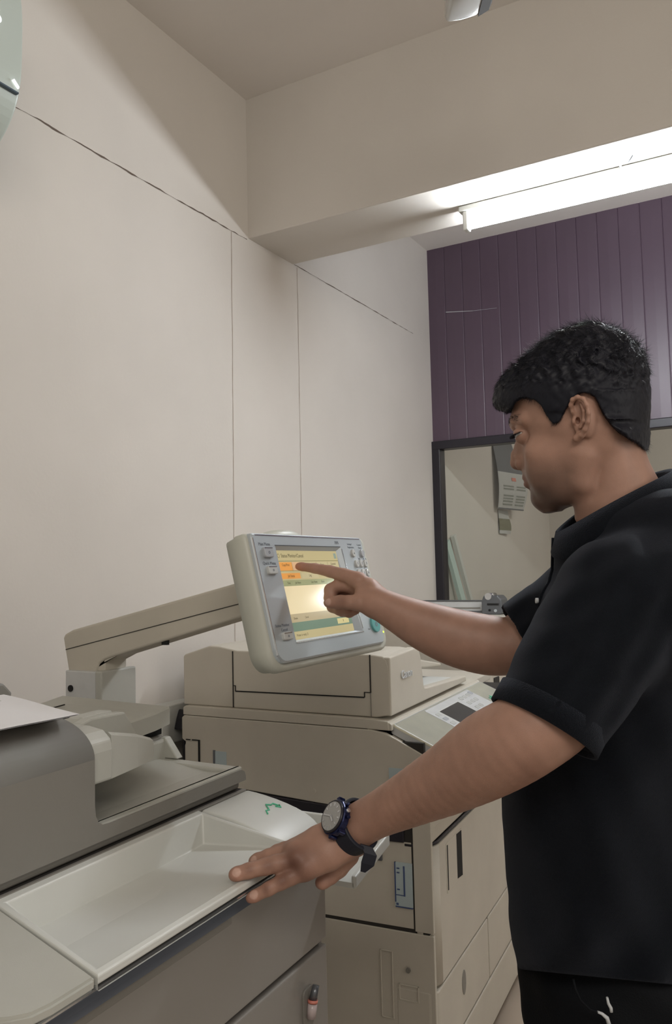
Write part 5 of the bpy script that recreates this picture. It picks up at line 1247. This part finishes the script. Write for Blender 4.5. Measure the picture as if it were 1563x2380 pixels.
X = GT.ax[0][:, None, None]; Y = GT.ax[1][None, :, None]; Z = GT.ax[2][None, None, :]
GT.v += (0.0035 * np.sin(Z * 60 + X * 40) * np.sin(Y * 50 + Z * 23)).astype(np.float32)
Vt, Ft = GT.mesh(); Vt = weld(Vt, Ft, 2, 0.5)
trs = np_mesh('trousers', Vt, Ft, 'trou', person)
b = MB(); b.tube([at(1333, 2275, .962), at(1338, 2298, .958), at(1350, 2325, .955), at(1372, 2346, .954), at(1390, 2352, .953)], 0.0016, 'trou', 8); b.tube([at(1388, 2351, .953), at(1400, 2356, .953), at(1412, 2366, .953), at(1417, 2382, .953)], [0.0014, 0.0018, 0.0024, 0.0024], 'white', 8); b.build('drawstring', trs, label='drawstring with a white tip')
b = MB(); b.tube([at(1412, 2318, .953), at(1415, 2332, .953), at(1421, 2343, .953), at(1422, 2352, .953)], [0.0014, 0.0018, 0.0020, 0.0018], 'white', 8); b.build('drawstring', trs, label='short white drawstring end')
for f in (fN, fF):
    b = MB(); rings = []
    for t, w_, hh in ((0, .030, .055), (.05, .040, .085), (.12, .042, .085), (.19, .046, .060), (.25, .045, .045), (.28, .030, .032)):
        rings.append([(f[0] + 0.09 - t, f[1] + w_ * math.cos(a), 0.002 + max(0.0, hh * (0.5 + 0.5 * math.sin(a)))) for a in [2 * math.pi * k / 20 for k in range(20)]])
    b.loft(rings, 'black', True); b.build('shoe', person)

# ------------------------------------------------------------------ wristwatch on the left wrist
wt = thing('wristwatch', 'dark blue analogue wristwatch with a rubber strap on the man\'s left wrist', 'watch', tuple(at(790, 1918, 1.045)))
wl = Vector(wt.location)
axis = (Vector(at(770, 1955, 1.052)) - Vector(at(870, 1898, 1.034))).normalized()
axis = (Vector(at(800, 1938, 1.05)) - Vector(at(880, 1893, 1.018))).normalized()
rt_ = CR; up_ = -CD; tw_ = -FWD
nrm = (rt_ * -0.85 + up_ * 0.38 + tw_ * 0.33); nrm = (nrm - axis * nrm.dot(axis)).normalized(); sid = axis.cross(nrm).normalized()
cc = Vector(at(826, 1921, 1.044)) - wl
WM = Matrix((sid, axis, nrm)).transposed().to_4x4(); 
rw = 0.0292
case_c = cc + nrm * (rw + 0.0045)
CMx = WM.copy(); CMx.translation = case_c
MT['navy'] = mat('navy_metal', (0.012, 0.018, 0.070), 0.22, metal=0.6, spec=0.8)
MT['rubber'] = mat('navy_rubber', (0.010, 0.012, 0.022), 0.6)
MT['dial'] = mat('reflection_grey_dial', (0.36, 0.36, 0.355), 0.3, spec=0.6)  # grey lightened to carry the reflection on the dial
def disc(r, n=40): return [(r * math.cos(2 * math.pi * i / n), r * math.sin(2 * math.pi * i / n)) for i in range(n)]
b = MB(); b.prism([(p[0] * (1 + 0.05 * abs(math.cos(4 * math.atan2(p[1], p[0])))), p[1] * (1 + 0.05 * abs(math.cos(4 * math.atan2(p[1], p[0]))))) for p in disc(0.0215)], -0.006, 0.0035, 'z', 'navy', 0.0015, 3, mtx=CMx, smooth=False)
b.cyl(CMx @ Vector((0, 0, 0.003)), CMx @ Vector((0, 0, 0.0062)), 0.0205, 'black', 0.0198, 40)
for sx in (1, -1):
    for q in (-0.008, 0.008): b.box(sx * 0.020 - 0.004, sx * 0.020 + 0.004, q - 0.003, q + 0.003, -0.008, 0.002, 'navy', 0.001, mtx=CMx)
ca = b.build('case', wt, label='dark blue metal case')
b = MB(); b.prism(disc(0.0180), 0.0040, 0.0066, 'z', 'dial', 0, mtx=CMx)
b.build('dial', ca)
b = MB()
for h_ in range(12):
    a = 2 * math.pi * h_ / 12; R2 = CMx @ Matrix.Rotation(a, 4, 'Z'); b.box(-0.0009, 0.0009, 0.0125, 0.0165, 0.0066, 0.0072, 'chrome', 0, mtx=R2)
b.build('hour_marks', ca)
for nm, a, l, w_ in (('hour_hand', 1.9, 0.009, 0.0012), ('minute_hand', -0.5, 0.013, 0.0009)):
    b = MB(); b.box(-w_, w_, -0.002, l, 0.0073, 0.0078, 'chrome', 0, mtx=CMx @ Matrix.Rotation(a, 4, 'Z')); b.build(nm, ca)
for q in (-0.0075, 0.0, 0.0075):
    b = MB(); b.cyl(CMx @ Vector((q, -0.0210, -0.001)), CMx @ Vector((q * 1.25, -0.0255, -0.001)), 0.0024 if q == 0 else 0.0019, 'chrome' if q == 0 else 'navy', n=14); b.build('crown' if q == 0 else 'pusher', ca)
rings = []; ns_ = 48
for k in range(ns_ + 1):
    a = math.radians(28 + (360 - 56) * k / ns_); rx, rz = 0.0312, 0.0296; th = 0.0018; w_ = 0.0118 - 0.001 * math.sin(math.radians(180 * k / ns_))
    o = sid * math.sin(a) + nrm * math.cos(a); c_ = cc + sid * math.sin(a) * rx + nrm * math.cos(a) * rz
    rings.append([c_ + axis * w_ + o * (th - 0.0008), c_ + axis * (w_ - 0.001) + o * th * 1.3, c_ - axis * (w_ - 0.001) + o * th * 1.3, c_ - axis * w_ + o * (th - 0.0008), c_ - axis * w_ - o * th, c_ + axis * w_ - o * th])
b = MB(); b.loft(rings, 'rubber', False, True, True); st_ = b.build('strap', wt)
e0 = Vector(at(852, 1965, 1.02)) - wl; e1 = Vector(at(862, 1985, 1.015)) - wl; e2 = Vector(at(855, 2008, 1.015)) - wl; e3 = Vector(at(840, 2026, 1.018)) - wl
b = MB(); rings = []
wd_ = (CR * 0.9 + CD * 0.25).normalized()
for p, hw_ in ((e0, 0.0075), (e1, 0.0080), (e2, 0.0082), (e3 + CR * 0.002, 0.0030)): rings.append([p - wd_ * hw_ + FWD * 0.0012, p + wd_ * hw_ + FWD * 0.0012, p + wd_ * hw_ - FWD * 0.0012, p - wd_ * hw_ - FWD * 0.0012])
b.loft(rings, 'rubber', False, True, True); b.build('strap_tail', wt, label='loose end of the strap')
